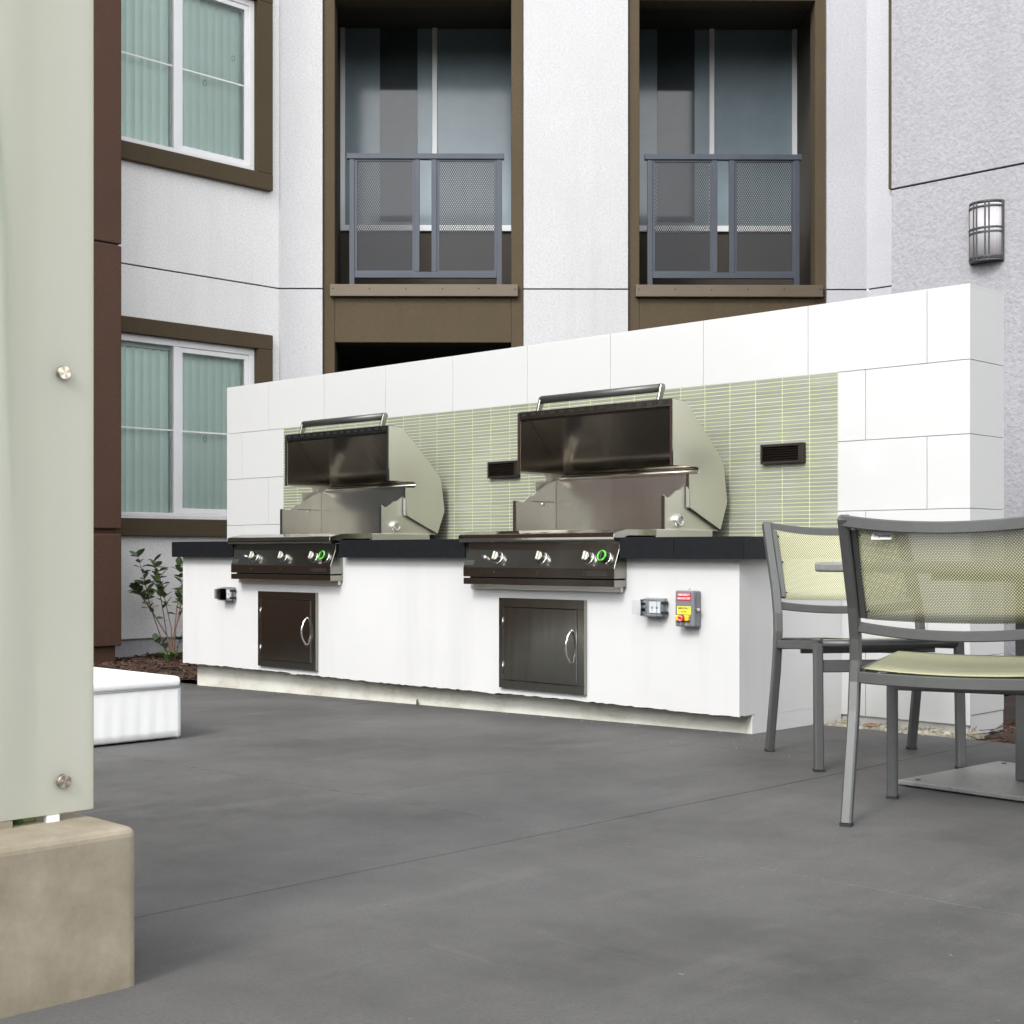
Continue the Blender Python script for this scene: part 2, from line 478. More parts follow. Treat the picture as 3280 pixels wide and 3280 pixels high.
def gz(x): return min(0., .0154 * (x - 4.7))
patio = empty('patio', (0, 0, 0)); tag(patio, kind='structure')
def slab(x0, x1, y0, y1):
    g = .004; x0 += g; x1 -= g; y0 += g; y1 -= g
    xs = [x0] + ([4.7] if x0 < 4.7 < x1 else []) + [x1]; mb = MB(); n = len(xs)
    vs = []
    for x in xs: vs += [(x, y0, gz(x)), (x, y1, gz(x)), (x, y1, -.14), (x, y0, -.14)]
    fs = [(0, 3, 2, 1), (4 * n - 4, 4 * n - 3, 4 * n - 2, 4 * n - 1)]
    for i in range(n - 1):
        a = 4 * i; b = a + 4
        for k in range(4): fs.append((a + k, a + (k + 1) % 4, b + (k + 1) % 4, b + k))
    mb.add(vs, [tuple(reversed(f)) for f in fs]); obj('slab', mb, 'concrete', patio, bevel=.002, seg=1)
for x0, x1 in ((-1.3, 2.16), (2.16, 5.6), (5.6, 9.05), (9.05, 12.5)):
    for y0, y1 in ((-9.1, -5.63), (-5.63, -2.165), (-2.165, .15 if x1 < 5 else .62)):
        if x0 == 2.16 and y1 == .62: slab(x0, 4.705, y0, .15); slab(4.705 - .006, x1, y0, .62)
        else: slab(x0, x1, y0, y1)
obj('joint_filler', B(-1.25, 12.4, -9, .14, -.15, -.11), 'shadow_gap', patio)

def bed(name, x0, x1, y0, y1, z, n, rects):
    root = MB(); N = 26
    def fn(u, v):
        x = x0 + (x1 - x0) * u; y = y0 + (y1 - y0) * v
        return (x, y, z + .012 * math.sin(x * 7.3 + y * 3) + .010 * math.sin(y * 9.1 - x * 4) + random.uniform(-.004, .004)), (u, v)
    root.grid(fn, N, N)
    o = obj(name, root, 'soil'); tag(o, kind='structure')
    mb = MB(); rnd = random.Random(3)
    for _ in range(n):
        rc = rnd.choice(rects); x = rnd.uniform(rc[0], rc[1]); y = rnd.uniform(rc[2], rc[3])
        L = rnd.uniform(.008, .035); w = rnd.uniform(.003, .009); h = rnd.uniform(.002, .005)
        a = rnd.uniform(0, math.pi); tl = rnd.uniform(-.4, .4); zz = z + .012 * math.sin(x * 7.3 + y * 3) + .010 * math.sin(y * 9.1 - x * 4) + rnd.uniform(.002, .014)
        m = Matrix.Translation((x, y, zz)) @ Matrix.Rotation(a, 4, 'Z') @ Matrix.Rotation(tl, 4, 'Y')
        t = MB().box(-L, L, -w, w, -h, h)
        mb.add([m @ Vector(p) for p in t.v], t.f)
    c = obj('bark_chips', mb, 'mulch'); tag(c, kind='stuff')
bed('mulch_bed', -2.6, .6, .14, 4.2, -.062, 4500, [(-2.25, .25, .14, 2.6)])
bed('mulch_bed', 4.6, 10.5, .62, 3.5, -.03, 3000, [(5.2, 7.4, .62, 3.3)])

# ------------------------------------------------------------------ apartment building
bld = empty('apartment_building', (-2.29, 2.627, 0))
tag(bld, 'white and brown stucco apartment building wrapping the courtyard corner, with screened balconies', 'building')
BI = Matrix.Translation((2.29, -2.627, 0))
FL = frame((-2.29, 0), (0, 1))            # left wing: t = world y
FC = frame((-2.29, 2.627), (1, 1))        # chamfered corner
FE = frame((0, 6.46), (1, 0))             # short return beyond the chamfer: t = world x
FR = frame((0, 3.35), (1, 0))             # right wing: t = world x
def bo(name, mb, mat, F, parent=None, **kw):
    return obj(name, mb, mat, parent or bld, BI @ F, **kw)
H = 9.6; GR = [3.25, 6.405]
def grooves(t0, t1): return [(t0, t1, g - .007, g + .007) for g in GR]

# left wing
w1 = (.74, 2.356, 1.13, 2.66); w2 = (.74, 2.356, 4.285, 5.815); w3 = (.74, 2.356, 7.44, 8.97)
bo('wall', wall_mb(-.2, 2.627, .092, H, [w1, w2, w3] + grooves(-1, 3)), 'white_stucco', FL)
bo('groove_backing', wall_mb(-.2, 2.64, .10, H, [(w[0] - .01, w[1] + .01, w[2] - .01, w[3] + .01) for w in (w1, w2, w3)], .02, .2), 'shadow_gap', FL)
bo('foundation', B(-.3, 2.64, .035, .3, -.3, .12), 'foundation', FL)
def trim(F, t0, t1, z0, z1, wd=.165):
    mb = MB()
    mb.box(t0, t1, -.06, .05, z1 - .135, z1); mb.box(t0, t1, -.06, .05, z0, z0 + .15)
    mb.box(t0, t0 + wd, -.058, .05, z0 + .15, z1 - .135); mb.box(t1 - wd, t1, -.058, .05, z0 + .15, z1 - .135)
    return bo('window_trim', mb, 'olive_stucco', F, bevel=.006)
def window(F, t0, t1, z0, z1, blinds=True):
    fr = MB(); w = .055; d0, d1 = .0, .07; mid = (t0 + t1) / 2
    fr.box(t0, t1, d0, d1, z1 - w, z1); fr.box(t0, t1, d0, d1, z0, z0 + w * .6)
    fr.box(t0, t0 + w, d0, d1, z0 + w * .6, z1 - w); fr.box(t1 - w, t1, d0, d1, z0 + w * .6, z1 - w)
    fr.box(mid - .032, mid + .032, d0 + .002, d1, z0 + w * .6, z1 - w)
    root = bo('window', fr, 'vinyl', F, bevel=.004)
    sash = MB(); a, b = mid + .034, t1 - w - .002
    sash.box(a, b, .012, .05, z1 - w - .045, z1 - w - .002); sash.box(a, b, .012, .05, z0 + .035, z0 + .075)
    sash.box(a, a + .03, .013, .05, z0 + .075, z1 - w - .045); sash.box(b - .04, b, .013, .05, z0 + .075, z1 - w - .045)
    bo('sash', sash, 'vinyl', F, root, bevel=.003)
    bo('pane', B(t0 + w, mid - .032, .036, .042, z0 + .03, z1 - w), 'pane', F, root)
    bo('pane', B(a + .03, b - .04, .030, .036, z0 + .075, z1 - w - .045), 'pane', F, root)
    bo('muntin', B(t0 + w, b - .04, .024, .029, z0 + (z1 - z0) * .485, z0 + (z1 - z0) * .485 + .012), 'vinyl', F, root)
    if blinds:
        n = 19; me = None
        for k in range(n):
            c = t0 + .08 + (t1 - t0 - .16) * k / (n - 1)
            m = BI @ F @ Matrix.Translation((c, .100, 0)) @ Matrix.Rotation(R(-20 + random.uniform(-5, 5)), 4, 'Z')
            if me is None: me = MB().grid(lambda u, v: ((-.046 + .092 * u, .016 * math.sin(u * math.pi), z0 + .02 + (z1 - z0 - .11) * v), (u, v)), 4, 1).mesh('vane', M['vane'])
            o = obj('vane', me, None, root); o.matrix_local = m
        bo('head_rail', B(t0 + .03, t1 - .03, .08, .13, z1 - .085, z1 - .03), 'vinyl', F, root)
        for (c, z) in ((mid + .32, z0 + .69), (mid + .62, z0 + .98)):
            ring = MB(); ring.tube([(c + .016 * math.cos(q * math.pi / 8), .058, z + .024 * math.sin(q * math.pi / 8)) for q in range(17)], .0022, 5)
            bo('cord_ring', ring, 'grey_box', F, root)
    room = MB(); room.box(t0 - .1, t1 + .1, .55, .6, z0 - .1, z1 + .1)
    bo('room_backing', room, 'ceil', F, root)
    return root
for w in (w1, w2):
    trim(FL, .575, 2.52, w[2] - .17, w[3] + .14); window(FL, *w)

# brown mass of the left wing
XB = -.62
def brown():
    holes = grooves(-9, 2)
    bo('brown_wall', wall_mb(-7.5, .65, .083, H, holes + [(-9, 2, .965, 1.008)] + [(-4.3, -1.2, .3, 2.7), (-4.3, -1.2, 3.6, 5.9)], XB, .6), 'brown_stucco', FL, bevel=.008)
    bo('brown_groove_backing', B(-7.48, .61, XB + .03, XB + .5, -.3, .95), 'brown_stucco', FL)
    bo('groove_backing', B(-7.48, .62, XB + .035, XB + .5, .955, 1.02), 'brown_stucco', FL)
    bo('groove_backing', B(-7.48, .63, XB + .02, XB + .4, 3.2, 3.3), 'shadow_gap', FL)
    bo('dark_pane', B(-4.4, -1.1, XB + .3, XB + .34, .2, 6), 'darkglass', FL)
brown()

# chamfered corner: white piers, brown balcony bays
bo('wall', wall_mb(.0, .40, -.3, H, grooves(-1, 9)), 'pier_stucco', FC)
bo('wall', wall_mb(2.253, 3.215, -.3, H, grooves(-1, 9)), 'pier_stucco', FC)
bo('wall', wall_mb(5.054, 5.422, -.3, H, grooves(-1, 9)), 'shade_stucco', FC)
for a, b in ((-.012, .38), (2.27, 3.20), (5.07, 5.43)):
    bo('groove_backing', B(a, b, .02, .24, 0, H), 'shadow_gap', FC)
def bay(t):
    hl = (t + .11, t + 1.74, -.3, 2.76); hu = (t + .11, t + 1.74, 3.18, 5.93); h3 = (t + .11, t + 1.74, 6.4, 9.1)
    bo('bay_wall', wall_mb(t, t + 1.853, -.3, H, [hl, hu, h3], .035, .22), 'olive_stucco', FC, bevel=.006)
    bo('groove', B(t + .002, t + .07, .0335, .06, 3.243, 3.257), 'shadow_gap', FC)
    bo('groove', B(t + 1.78, t + 1.85, .0335, .06, 3.243, 3.257), 'shadow_gap', FC)
    # recess behind each opening
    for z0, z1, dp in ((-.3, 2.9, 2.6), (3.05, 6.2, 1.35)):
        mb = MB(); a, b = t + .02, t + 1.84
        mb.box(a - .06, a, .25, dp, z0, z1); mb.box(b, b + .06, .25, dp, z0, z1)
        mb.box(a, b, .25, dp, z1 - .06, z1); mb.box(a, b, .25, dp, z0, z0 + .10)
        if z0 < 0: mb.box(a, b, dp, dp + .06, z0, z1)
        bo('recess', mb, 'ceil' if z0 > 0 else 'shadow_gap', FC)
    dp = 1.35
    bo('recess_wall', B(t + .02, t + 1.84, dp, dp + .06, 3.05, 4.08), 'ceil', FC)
    # balcony window at the back of the recess
    fr = MB(); a, b = t + .015, t + 1.845; z0, z1 = 4.08, 6.15
    fr.box(a, b, dp - .03, dp + .05, z0, z0 + .06); fr.box(a, a + .05, dp - .03, dp + .05, z0 + .06, z1)
    fr.box(b - .05, b, dp - .03, dp + .05, z0 + .06, z1); fr.box(t + .95, t + 1.0, dp - .03, dp + .05, z0 + .06, z1)
    w = bo('window', fr, 'vinyl', FC, bevel=.004)
    bo('pane', B(a + .05, t + .95, dp, dp + .01, z0 + .06, z1), 'blueglass', FC, w)
    bo('pane', B(t + 1.0, b - .05, dp, dp + .01, z0 + .06, z1), 'blueglass', FC, w)
    bo('shade', B(t + .42, t + .80, dp - .012, dp - .002, z0 + .10, z1), 'darkglass', FC, w)
    # flashing
    f = bo('flashing', B(t + .07, t + 1.80, -.02, .05, 3.178, 3.288), 'flash', FC, bevel=.004)
    me = None
    for k in range(6):
        if me is None: me = MB().cyl((0, 0, 0), (0, -.004, 0), .006, 8).mesh('rivet', M['slot'])
        o = obj('rivet', me, None, f); o.matrix_local = BI @ FC @ Matrix.Translation((t + .10 + .335 * k, -.02, 3.245 + random.uniform(-.004, .004)))
def railing(t):
    y0, y1 = .09, .13
    base = Matrix.Translation(((FC @ Vector((t, 0, 3.29))) - Vector((-2.29, 2.627, 0))))
    rt = empty('balcony_railing', base.to_translation(), R(45)); rt.parent = bld
    z = 3.29
    def ro(n, mb, mat, **kw): return obj(n, mb, mat, rt, Matrix.Translation((-t, 0, -z)), **kw)
    ro('post', B(t + .224, t + .272, y0, y1, z, 4.47), 'rail', bevel=.003)
    ro('post', B(t + 1.59, t + 1.64, y0, y1, z, 4.47), 'rail', bevel=.003)
    ro('post', B(t + .83, t + .875, y0, y1, 3.424, 4.47), 'rail', bevel=.003)
    ro('post', B(t + .985, t + 1.035, y0, y1, 3.424, 4.47), 'rail', bevel=.003)
    ro('rail', B(t + .272, t + 1.59, y0, y1, 3.368, 3.424), 'rail', bevel=.003)
    ro('rail', B(t + .20, t + 1.66, y0 - .01, y1 + .01, 4.47, 4.52), 'rail', bevel=.003)
    for a, b in ((t + .272, t + .83), (t + 1.035, t + 1.59)):
        m = MB(); w = .022
        m.box(a, a + w, y0 + .01, y1 - .01, 3.424, 4.47); m.box(b - w, b, y0 + .01, y1 - .01, 3.424, 4.47)
        m.box(a + w, b - w, y0 + .01, y1 - .01, 3.424, 3.424 + w * .6); m.box(a + w, b - w, y0 + .01, y1 - .01, 4.45, 4.47)
        ro('panel_frame', m, 'rail'); ro('perforated_panel', B(a + w, b - w, y0 + .018, y0 + .021, 3.437, 4.45), 'perf')
    return rt
bay(.40); bay(3.215)
r1 = railing(.414)
r2 = copy_tree(r1, bld); r2.location = r1.location + Vector((2.767 * .7071, 2.767 * .7071, 0))

# return wall beyond the chamfer, and the right wing
bo('wall', wall_mb(1.543, 3.9, -.3, H, [(1.95, 2.9, 4.285, 5.815)] + grooves(0, 9)), 'shade_stucco', FE)
bo('groove_backing', wall_mb(1.55, 3.85, 0, H, [(1.93, 2.93, 4.2, 5.9)], .02, .2), 'shadow_gap', FE)
trim(FE, 1.80, 3.05, 4.12, 5.95); window(FE, 1.95, 2.9, 4.285, 5.815, False)
bo('wall', wall_mb(3.563, 12., .05, H, grooves(0, 20), 0, .3), 'wing_stucco', FR)
bo('groove_backing', B(3.57, 12, .02, .28, -.2, H), 'shadow_gap', FR)
bo('foundation', B(3.58, 12, .02, .3, -.3, .08), 'foundation', FR)
bo('side_wall', B(3.563, 3.8, .301, 3.11, -.3, H), 'wing_stucco', FR)
bo('roof', MB().box(-3.2, 0, -6, .3, H, H + .2), 'foundation', Matrix.Translation((-2.29, 2.0, 0)))

# ------------------------------------------------------------------ wall lamp
lamp = empty('wall_lamp', (4.2415, 3.35, 2.66))
tag(lamp, 'half round grey wall lamp with caged white glass on the coarse stucco wall', 'lamp')
LW, LH, LD = .110, .385, .085
def arc(r, z, a0=0, a1=180, n=16, sy=None):
    return [(r * math.cos(R(a0 + (a1 - a0) * k / n)), -.012 - (sy or LD) * (r / LW) * math.sin(R(a0 + (a1 - a0) * k / n)), z) for k in range(n + 1)]
obj('back_plate', B(-LW - .003, LW + .003, -.012, -.001, 0, LH), 'lampmetal', lamp, bevel=.002)
dm = MB(); dm.grid(lambda u, v: ((.96 * LW * math.cos(math.pi * u), -.012 - .92 * LD * math.sin(math.pi * u), .02 + (LH - .04) * v), (u, v)), 20, 1)
obj('diffuser', dm, 'diffuser', lamp, solid=.002)
for z, name in ((.004, 'cap'), (LH - .012, 'cap')):
    pts = arc(LW, z); n = len(pts); m = MB()
    m.add(pts + [(x, y, z + .010) for x, y, _ in pts], [tuple(range(n)), tuple(range(n, 2 * n))[::-1]] + [(i, (i + 1) % n, n + (i + 1) % n, n + i) for i in range(n)])
    obj(name, m, 'lampmetal', lamp)
for z in (.030, .185, .212, LH - .038):
    obj('ring', MB().tube(arc(LW * 1.0, z), .005, 6, rx=(.008, .010), up=(0, 0, 1)), 'lampmetal', lamp)
for a in (8, 62, 75, 172, 118, 105):
    p = arc(LW * 1.0, 0, a, a + 1, 1)[0]
    if a in (62, 75, 118, 105, 8, 172): obj('upright', MB().tube([(p[0], p[1], .01), (p[0], p[1], LH - .01)], .004, rx=(.008, .009), up=(1, 0, 0)), 'lampmetal', lamp)

# ------------------------------------------------------------------ backdrop wall of the kitchen
RH, TL = .34, .6453
WX0, WX1, WY0, WY1 = -.518, 5.377, .8515, 1.1946
GX0, GX1, GZ0, GZ1 = .182, 4.687, .890, 1.702
bw = empty('tiled_wall', ((WX0 + WX1) / 2, WY0, 0))
tag(bw, 'long white tiled garden wall with a sage green mosaic field behind the grills', 'wall')
WI = Matrix.Translation((-(WX0 + WX1) / 2, -WY0, 0))
obj('core', B(WX0 + .014, WX1 - .014, WY0 + .013, WY1 - .013, -.2, 6 * RH - .005), 'core', bw, WI)
g = .0012
def wt(x0, x1, y0, y1, z0, z1): obj('tile', B(x0 + g, x1 - g, y0, y1, z0 + g, z1 - g), 'stone', bw, WI, bevel=.0012, seg=1)
for k in range(6):
    z1 = RH * (6 - k); z0 = max(z1 - RH, .028)
    off = 0 if k % 2 == 0 else -.5 * TL
    xs = [WX0] + [off + TL * i for i in range(0, 11) if WX0 + .03 < off + TL * i < WX1 - .05] + [WX1]
    for a, b in zip(xs, xs[1:]):
        if k >= 1 and z0 > .6 or k in (1, 2, 3):
            # cut out the green field
            if b <= GX0 or a >= GX1: wt(a, b, WY0, WY0 + .012, z0, z1)
            else:
                if a < GX0: wt(a, GX0, WY0, WY0 + .012, z0, z1)
                if b > GX1: wt(GX1, b, WY0, WY0 + .012, z0, z1)
        else: wt(a, b, WY0, WY0 + .012, z0, z1)
    zz0 = z0 if k < 5 else .075
    wt(WX1 - .0125, WX1 - .0005, WY0 + .0125, WY1, zz0, z1)
    wt(WX0 + .0005, WX0 + .0125, WY0 + .0125, WY1, z0, z1)
wt(WX1 - .0125, WX1 - .004, WY0 + .016, WY1, -.02, .073)
xs = [WX0] + [TL * i for i in range(0, 9)] + [WX1]
for a, b in zip(xs, xs[1:]): obj('coping_tile', B(a + g, b - g, WY0 + .001, WY1 - .001, 6 * RH - .004, 6 * RH + .006), 'stone', bw, WI)
obj('grout_bed', B(GX0, GX1, WY0 + .0012, WY0 + .0125, GZ0, GZ1), 'grout', bw, WI)
PW_, PH_ = (GX1 - GX0) / 28, (GZ1 - GZ0) / 41
tme = MB().box(-PW_ / 2 + .0021, PW_ / 2 - .0021, 0, .006, -PH_ / 2 + .0019, PH_ / 2 - .0019).mesh('mosaic_tile', M['green_tile'])
cells = [(c, r) for c in range(27, -1, -1) for r in range(41)]
def hidden(c, r):
    x = GX0 + (c + .5) * PW_; z = GZ0 + (r + .5) * PH_
    return (3.2 < x < 4.0 and z < 1.5) or (1.1 < x < 1.85 and z < 1.45)
vis = [q for q in cells if not hidden(*q)]
rest = MB()
for i, (c, r) in enumerate(vis + [q for q in cells if hidden(*q)]):
    x = GX0 + (c + .5) * PW_ + WI.to_translation().x; z = GZ0 + (r + .5) * PH_; y = .0 + random.uniform(-.0004, .0004)
    if i < 298:
        o = bpy.data.objects.new('mosaic_tile', tme); scene.collection.objects.link(o); o.parent = bw; o.location = (x, y, z)
    else:
        rest.box(x - PW_ / 2 + .0021, x + PW_ / 2 - .0021, y, y + .006, z - PH_ / 2 + .0019, z + PH_ / 2 - .0019)
tag(obj('mosaic_tiles', rest, 'green_tile', bw), kind='stuff')

def vent(x0, label):
    v = empty('wall_vent', (x0 + .1265, WY0, 1.267)); tag(v, label, 'vent', 'louvred vents in the green mosaic')
    w = .1265; h = .10
    fr = MB(); fr.box(-w, w, -.03, -.001, h - .014, h); fr.box(-w, w, -.03, -.001, 0, .012); fr.box(-w, -w + .012, -.03, -.001, .012, h - .014); fr.box(w - .028, w, -.03, -.001, .012, h - .014)
    obj('frame', fr, 'vent', v, bevel=.002)
    obj('backing', B(-w + .01, w - .02, -.012, -.002, .01, h - .01), 'slot', v)
    me = None
    for k in range(6):
        if me is None: me = MB().prism([(-.028, .0), (-.026, .0015), (-.012, .0105), (-.014, .009)], -w + .012, w - .028).mesh('louvre', M['vent'])
        obj('louvre', me, None, v, loc=(0, 0, .014 + .0122 * k))
    return v
vent(2.273, 'dark louvred vent half hidden behind the larger grill hood')
vent(4.253, 'dark louvred vent standing clear on the green mosaic, right of both grills')

# ------------------------------------------------------------------ kitchen island
IX0, IX1 = .2213, 4.7084
CX0, CX1, CZ0, CZ1, CY0 = .180, 4.768, .790, .890, -.06
G1, G2 = .885, 3.0
GW = 1.06
isl = empty('outdoor_kitchen_island', ((IX0 + IX1) / 2, .1, 0))
tag(isl, 'long white plastered barbecue island with a black tiled countertop and stained plinth', 'kitchen island')
II = Matrix.Translation((-(IX0 + IX1) / 2, -.1, 0))
def io(n, mb, mat, **kw): return obj(n, mb, mat, isl, II, **kw)
rnd = random.Random(11)
N = 150; vs = []; fs = []
zj = [.086 + .003 * math.sin(k * .07) + rnd.uniform(-.003, .0025) + (-.006 if k in (40, 41, 97, 98) else 0) for k in range(N + 1)]
for k in range(N + 1):
    x = IX0 + (IX1 - IX0) * k / N
    vs += [(x, 0, zj[k]), (x, 0, CZ0 + .02), (x, .12, CZ0 + .02), (x, .12, zj[k] + rnd.uniform(0, .004))]
for k in range(N):
    a = 4 * k; b = a + 4
    for q in range(4): fs.append((a + q, b + q, b + (q + 1) % 4, a + (q + 1) % 4))
fs += [(0, 1, 2, 3), (4 * N + 3, 4 * N + 2, 4 * N + 1, 4 * N)]
body = MB().add(vs, fs); body.box(IX0, IX1, .12, WY0 - .002, .08, CZ0 + .02)
io('body', body, 'smooth')
rj = MB()
for k in range(N):
    x = IX0 + (IX1 - IX0) * (k + .5) / N
    if True:
        rj.box(x - .0152, x + .0152, .004 + rnd.uniform(0, .01), .03, zj[k] - rnd.uniform(.001, .006), zj[k] + .004)
tag(io('ragged_shadow_gap', rj, 'shadow_gap'), kind='stuff')  # dark bits painting the shaded gap under the ragged plaster edge
pl = MB(); pl.box(IX0 + .02, IX1 - .001, .1, .3, -.15, .085)
io('plinth', pl, 'plinth')
io('side_base', B(IX1 - .25, IX1 - .0005, .1005, WY0 - .002, -.05, .0795), 'smooth')
# countertop
segs = ((CX0, G1), (G1 + GW, G2), (G2 + GW, CX1))
for a, b in segs: io('counter_core', B(a + .003, b - .003, CY0 + .009, WY0 - .003, CZ0 + .003, CZ1 - .009), 'grout_dark')
for a, b in ((G1, G1 + GW), (G2, G2 + GW)): io('counter_core', B(a, b, .66, WY0 - .003, CZ0 + .003, CZ1 - .009), 'grout_dark')
TW = (CX1 - CX0) / 12
for k in range(12):
    a, b = CX0 + TW * k, CX0 + TW * (k + 1)
    for s0, s1 in segs:
        x0, x1 = max(a, s0), min(b, s1)
        if x1 - x0 > .02:
            io('edge_tile', B(x0 + .0012, x1 - .0012, CY0, CY0 + .009, CZ0, CZ1), 'counter', bevel=.001, seg=1)
            io('top_tile', B(x0 + .0012, x1 - .0012, CY0 + .010, .33, CZ1 - .009, CZ1), 'counter')
            io('top_tile', B(x0 + .0012, x1 - .0012, .333, WY0 - .003, CZ1 - .009, CZ1), 'counter')
ys = [CY0 + .010, .33, .69, WY0 - .003]
for a, b in zip(ys, ys[1:]):
    io('edge_tile', B(CX1 - .009, CX1, a + .001, b - .001, CZ0, CZ1), 'counter', bevel=.001, seg=1)
    io('edge_tile', B(CX0, CX0 + .009, a + .001, b - .001, CZ0, CZ1), 'counter', bevel=.001, seg=1)

# ------------------------------------------------------------------ grills
def make_grill():
    Z = .63
    r = empty('built_in_grill', (0, 0, Z)); T = Matrix.Translation((0, 0, -Z))
    def o(n, mb, mat, parent=None, **kw): return obj(n, mb, mat, parent or r, T, **kw)
    W = GW
    # front
    cp = o('control_panel', MB().prism([(.05, .872), (-.052, .872), (-.055, .835), (-.093, .742), (-.093, .694), (-.085, .694), (.05, .694)], .022, W - .003), 'steel', bevel=.002)
    o('drip_tray', B(.024, W - .003, -.093, .03, .654, .687), 'steel', bevel=.002)
    o('tray_gap', B(.04, W - .02, -.06, .02, .686, .695), 'slot')
    o('under_box', B(.005, W - .02, -.022, .06, .628, .655), 'steel_side', bevel=.002)
    prof = [(-.094, .872)] + [(-.090 - .014 * math.sin(R(a)) , .892 - .020 * math.cos(R(a))) for a in (30, 60, 90)] + \
           [(-.104 + .014 * (1 - math.cos(R(a))), .897 + .016 * math.sin(R(a))) for a in (30, 60, 90)] + [(-.01, .930), (.22, .932), (.22, .90), (.0, .90), (-.06, .872)]
    o('front_ledge', MB().prism(prof, -.003, W + .003), 'polished', bevel=.0015)
    for x in (0, W - .03): o('side_trim', B(x, x + .03, .22, .68, .8905, .933), 'steel_side', bevel=.003)
    o('rear_trim', B(.03, W - .03, .64, .68, .8905, .93), 'steel_side', bevel=.003)
    o('firebox_floor', B(.03, W - .03, .221, .62, .90, .915), 'slot')
    gr = MB()
    for k in range(30): gr.box(.06 + .0315 * k, .068 + .0315 * k, .23, .60, .925, .932)
    o('cooking_grate', gr, 'steel')
    # firebox
    o('back_panel', MB().sheet([(.622, .93), (.622, 1.215), (.632, 1.226)], .03, W - .03, .003), 'steel_in')
    prof = [(.302, .93), (.302, 1.098), (.312, 1.104), (.330, 1.091), (.352, 1.092), (.387, 1.114), (.408, 1.128), (.43, 1.130), (.472, 1.157), (.558, 1.204), (.623, 1.221), (.66, 1.20), (.75, 1.08), (.75, .93)]
    for x0, s in ((.018, 1), (W - .030, -1)):
        ck = o('cheek', MB().prism(prof, x0, x0 + .010), 'steel_side' if s < 0 else 'steel_in')
        o('flange', B(x0 - (.012 if s > 0 else 0), x0 + .010 + (.012 if s < 0 else 0), .296, .302, .93, 1.10), 'chrome', ck)
        xi = x0 + .010 if s > 0 else x0 - .002
        o('bolt', MB().cyl((xi, .51, 1.085), (xi + .008 * s, .51, 1.085), .008, 12), 'chrome', ck)
        if s > 0:
            o('slit', B(xi, xi + .0015, .426, .60, 1.098, 1.101), 'slot', ck)
            for (y, z) in ((.325, 1.045), (.325, .99), (.375, .972)): o('bolt', MB().cyl((xi, y, z), (xi + .003, y, z), .005, 8), 'chrome', ck)
    xo = W - .020
    d = o('dial', MB().cyl((xo, .412, .977), (xo + .018, .412, .977), .033, 32), 'chrome', bevel=.003)
    o('dial_ring', MB().tube([(xo + .020, .412 + .024 * math.cos(q * math.pi / 16), .977 + .024 * math.sin(q * math.pi / 16)) for q in range(33)], .003, 6), 'silver_l', d)
    m = Matrix.Translation((xo + .0185, .412, .977 - Z)) @ Matrix.Rotation(R(90), 4, 'Z') @ Matrix.Rotation(R(90), 4, 'X')
    text('TE', .026, 'grey_box', d, m)
    # lid
    P_ = [(.348, 1.58), (.451, 1.574), (.477, 1.552), (.615, 1.428), (.751, 1.301), (.769, 1.269), (.80, 1.082), (.797, 1.069), (.742, .936)]
    lid = o('lid', MB().sheet(P_, .002, W - .002, .004), 'steel')
    sp = P_ + [(.486, 1.045), (.481, 1.212)] + [(.548 + .017 * math.sin(R(a)), 1.2325 - .018 * math.cos(R(a))) for a in (0, 45, 90, 135, 180)] + [(.35, 1.2515)]
    sp = [(y, z) for y, z in sp]
    for x0 in (-.004, W - .002): o('side_panel', MB().prism(sp, x0, x0 + .006), 'steel_side', lid)
    inn = [(.36, 1.542), (.43, 1.542), (.705, 1.262), (.60, 1.262), (.36, 1.262)]
    for x0 in (.0022, W - .0042): o('dark_side_sheet', MB().prism(inn, x0, x0 + .0018), 'steel_hood', lid)  # thin sheets added to darken the hood's inner sides
    for x0 in (-.004, W - .012): o('edge_flange', B(x0, x0 + .016, .342, .348, 1.252, 1.58), 'chrome', lid)
    o('edge_flange', B(W - .014, W + .005, .475, .481, 1.045, 1.215), 'chrome', lid)
    o('front_lip', B(.0, W, .343, .352, 1.546, 1.578), 'steel', lid, bevel=.001)
    o('inner_lip', B(.01, W - .01, .352, .43, 1.543, 1.549), 'slot', lid)
    for k in range(15): o('vent_slot', B(.030 + .0695 * k, .030 + .0695 * k + .036, .3395, .3435, 1.560, 1.574), 'slot', lid)  # raised black boxes painting the dark of the cut slots
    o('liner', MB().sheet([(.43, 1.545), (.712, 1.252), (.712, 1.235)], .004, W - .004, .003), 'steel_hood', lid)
    o('liner_lip', MB().tube([(.006, .70, 1.238), (W - .006, .70, 1.238)], .012, 10), 'steel', lid)
    o('rear_shield', MB().sheet([(.645, 1.235), (.645, 1.0)], .03, W - .03, .002), 'steel_in', lid)
    hx0, hx1 = .115, .935; hb = (.415, 1.650)
    o('handle', MB().cyl((hx0, *hb), (hx1, *hb), .0215, 16), 'alu_dark', lid)
    for x in (hx0 - .012, hx1):
        br = MB().prism([(.372, 1.578), (.405, 1.578), (.436, 1.652), (.430, 1.668), (.414, 1.672), (.398, 1.664)], x, x + .014)
        o('handle_bracket', br, 'steel', lid, bevel=.003)
    # knobs on the sloping fascia
    sl_d = Vector((0, -.038, -.093)).normalized(); nrm = Vector((0, -.093, .038)).normalized()
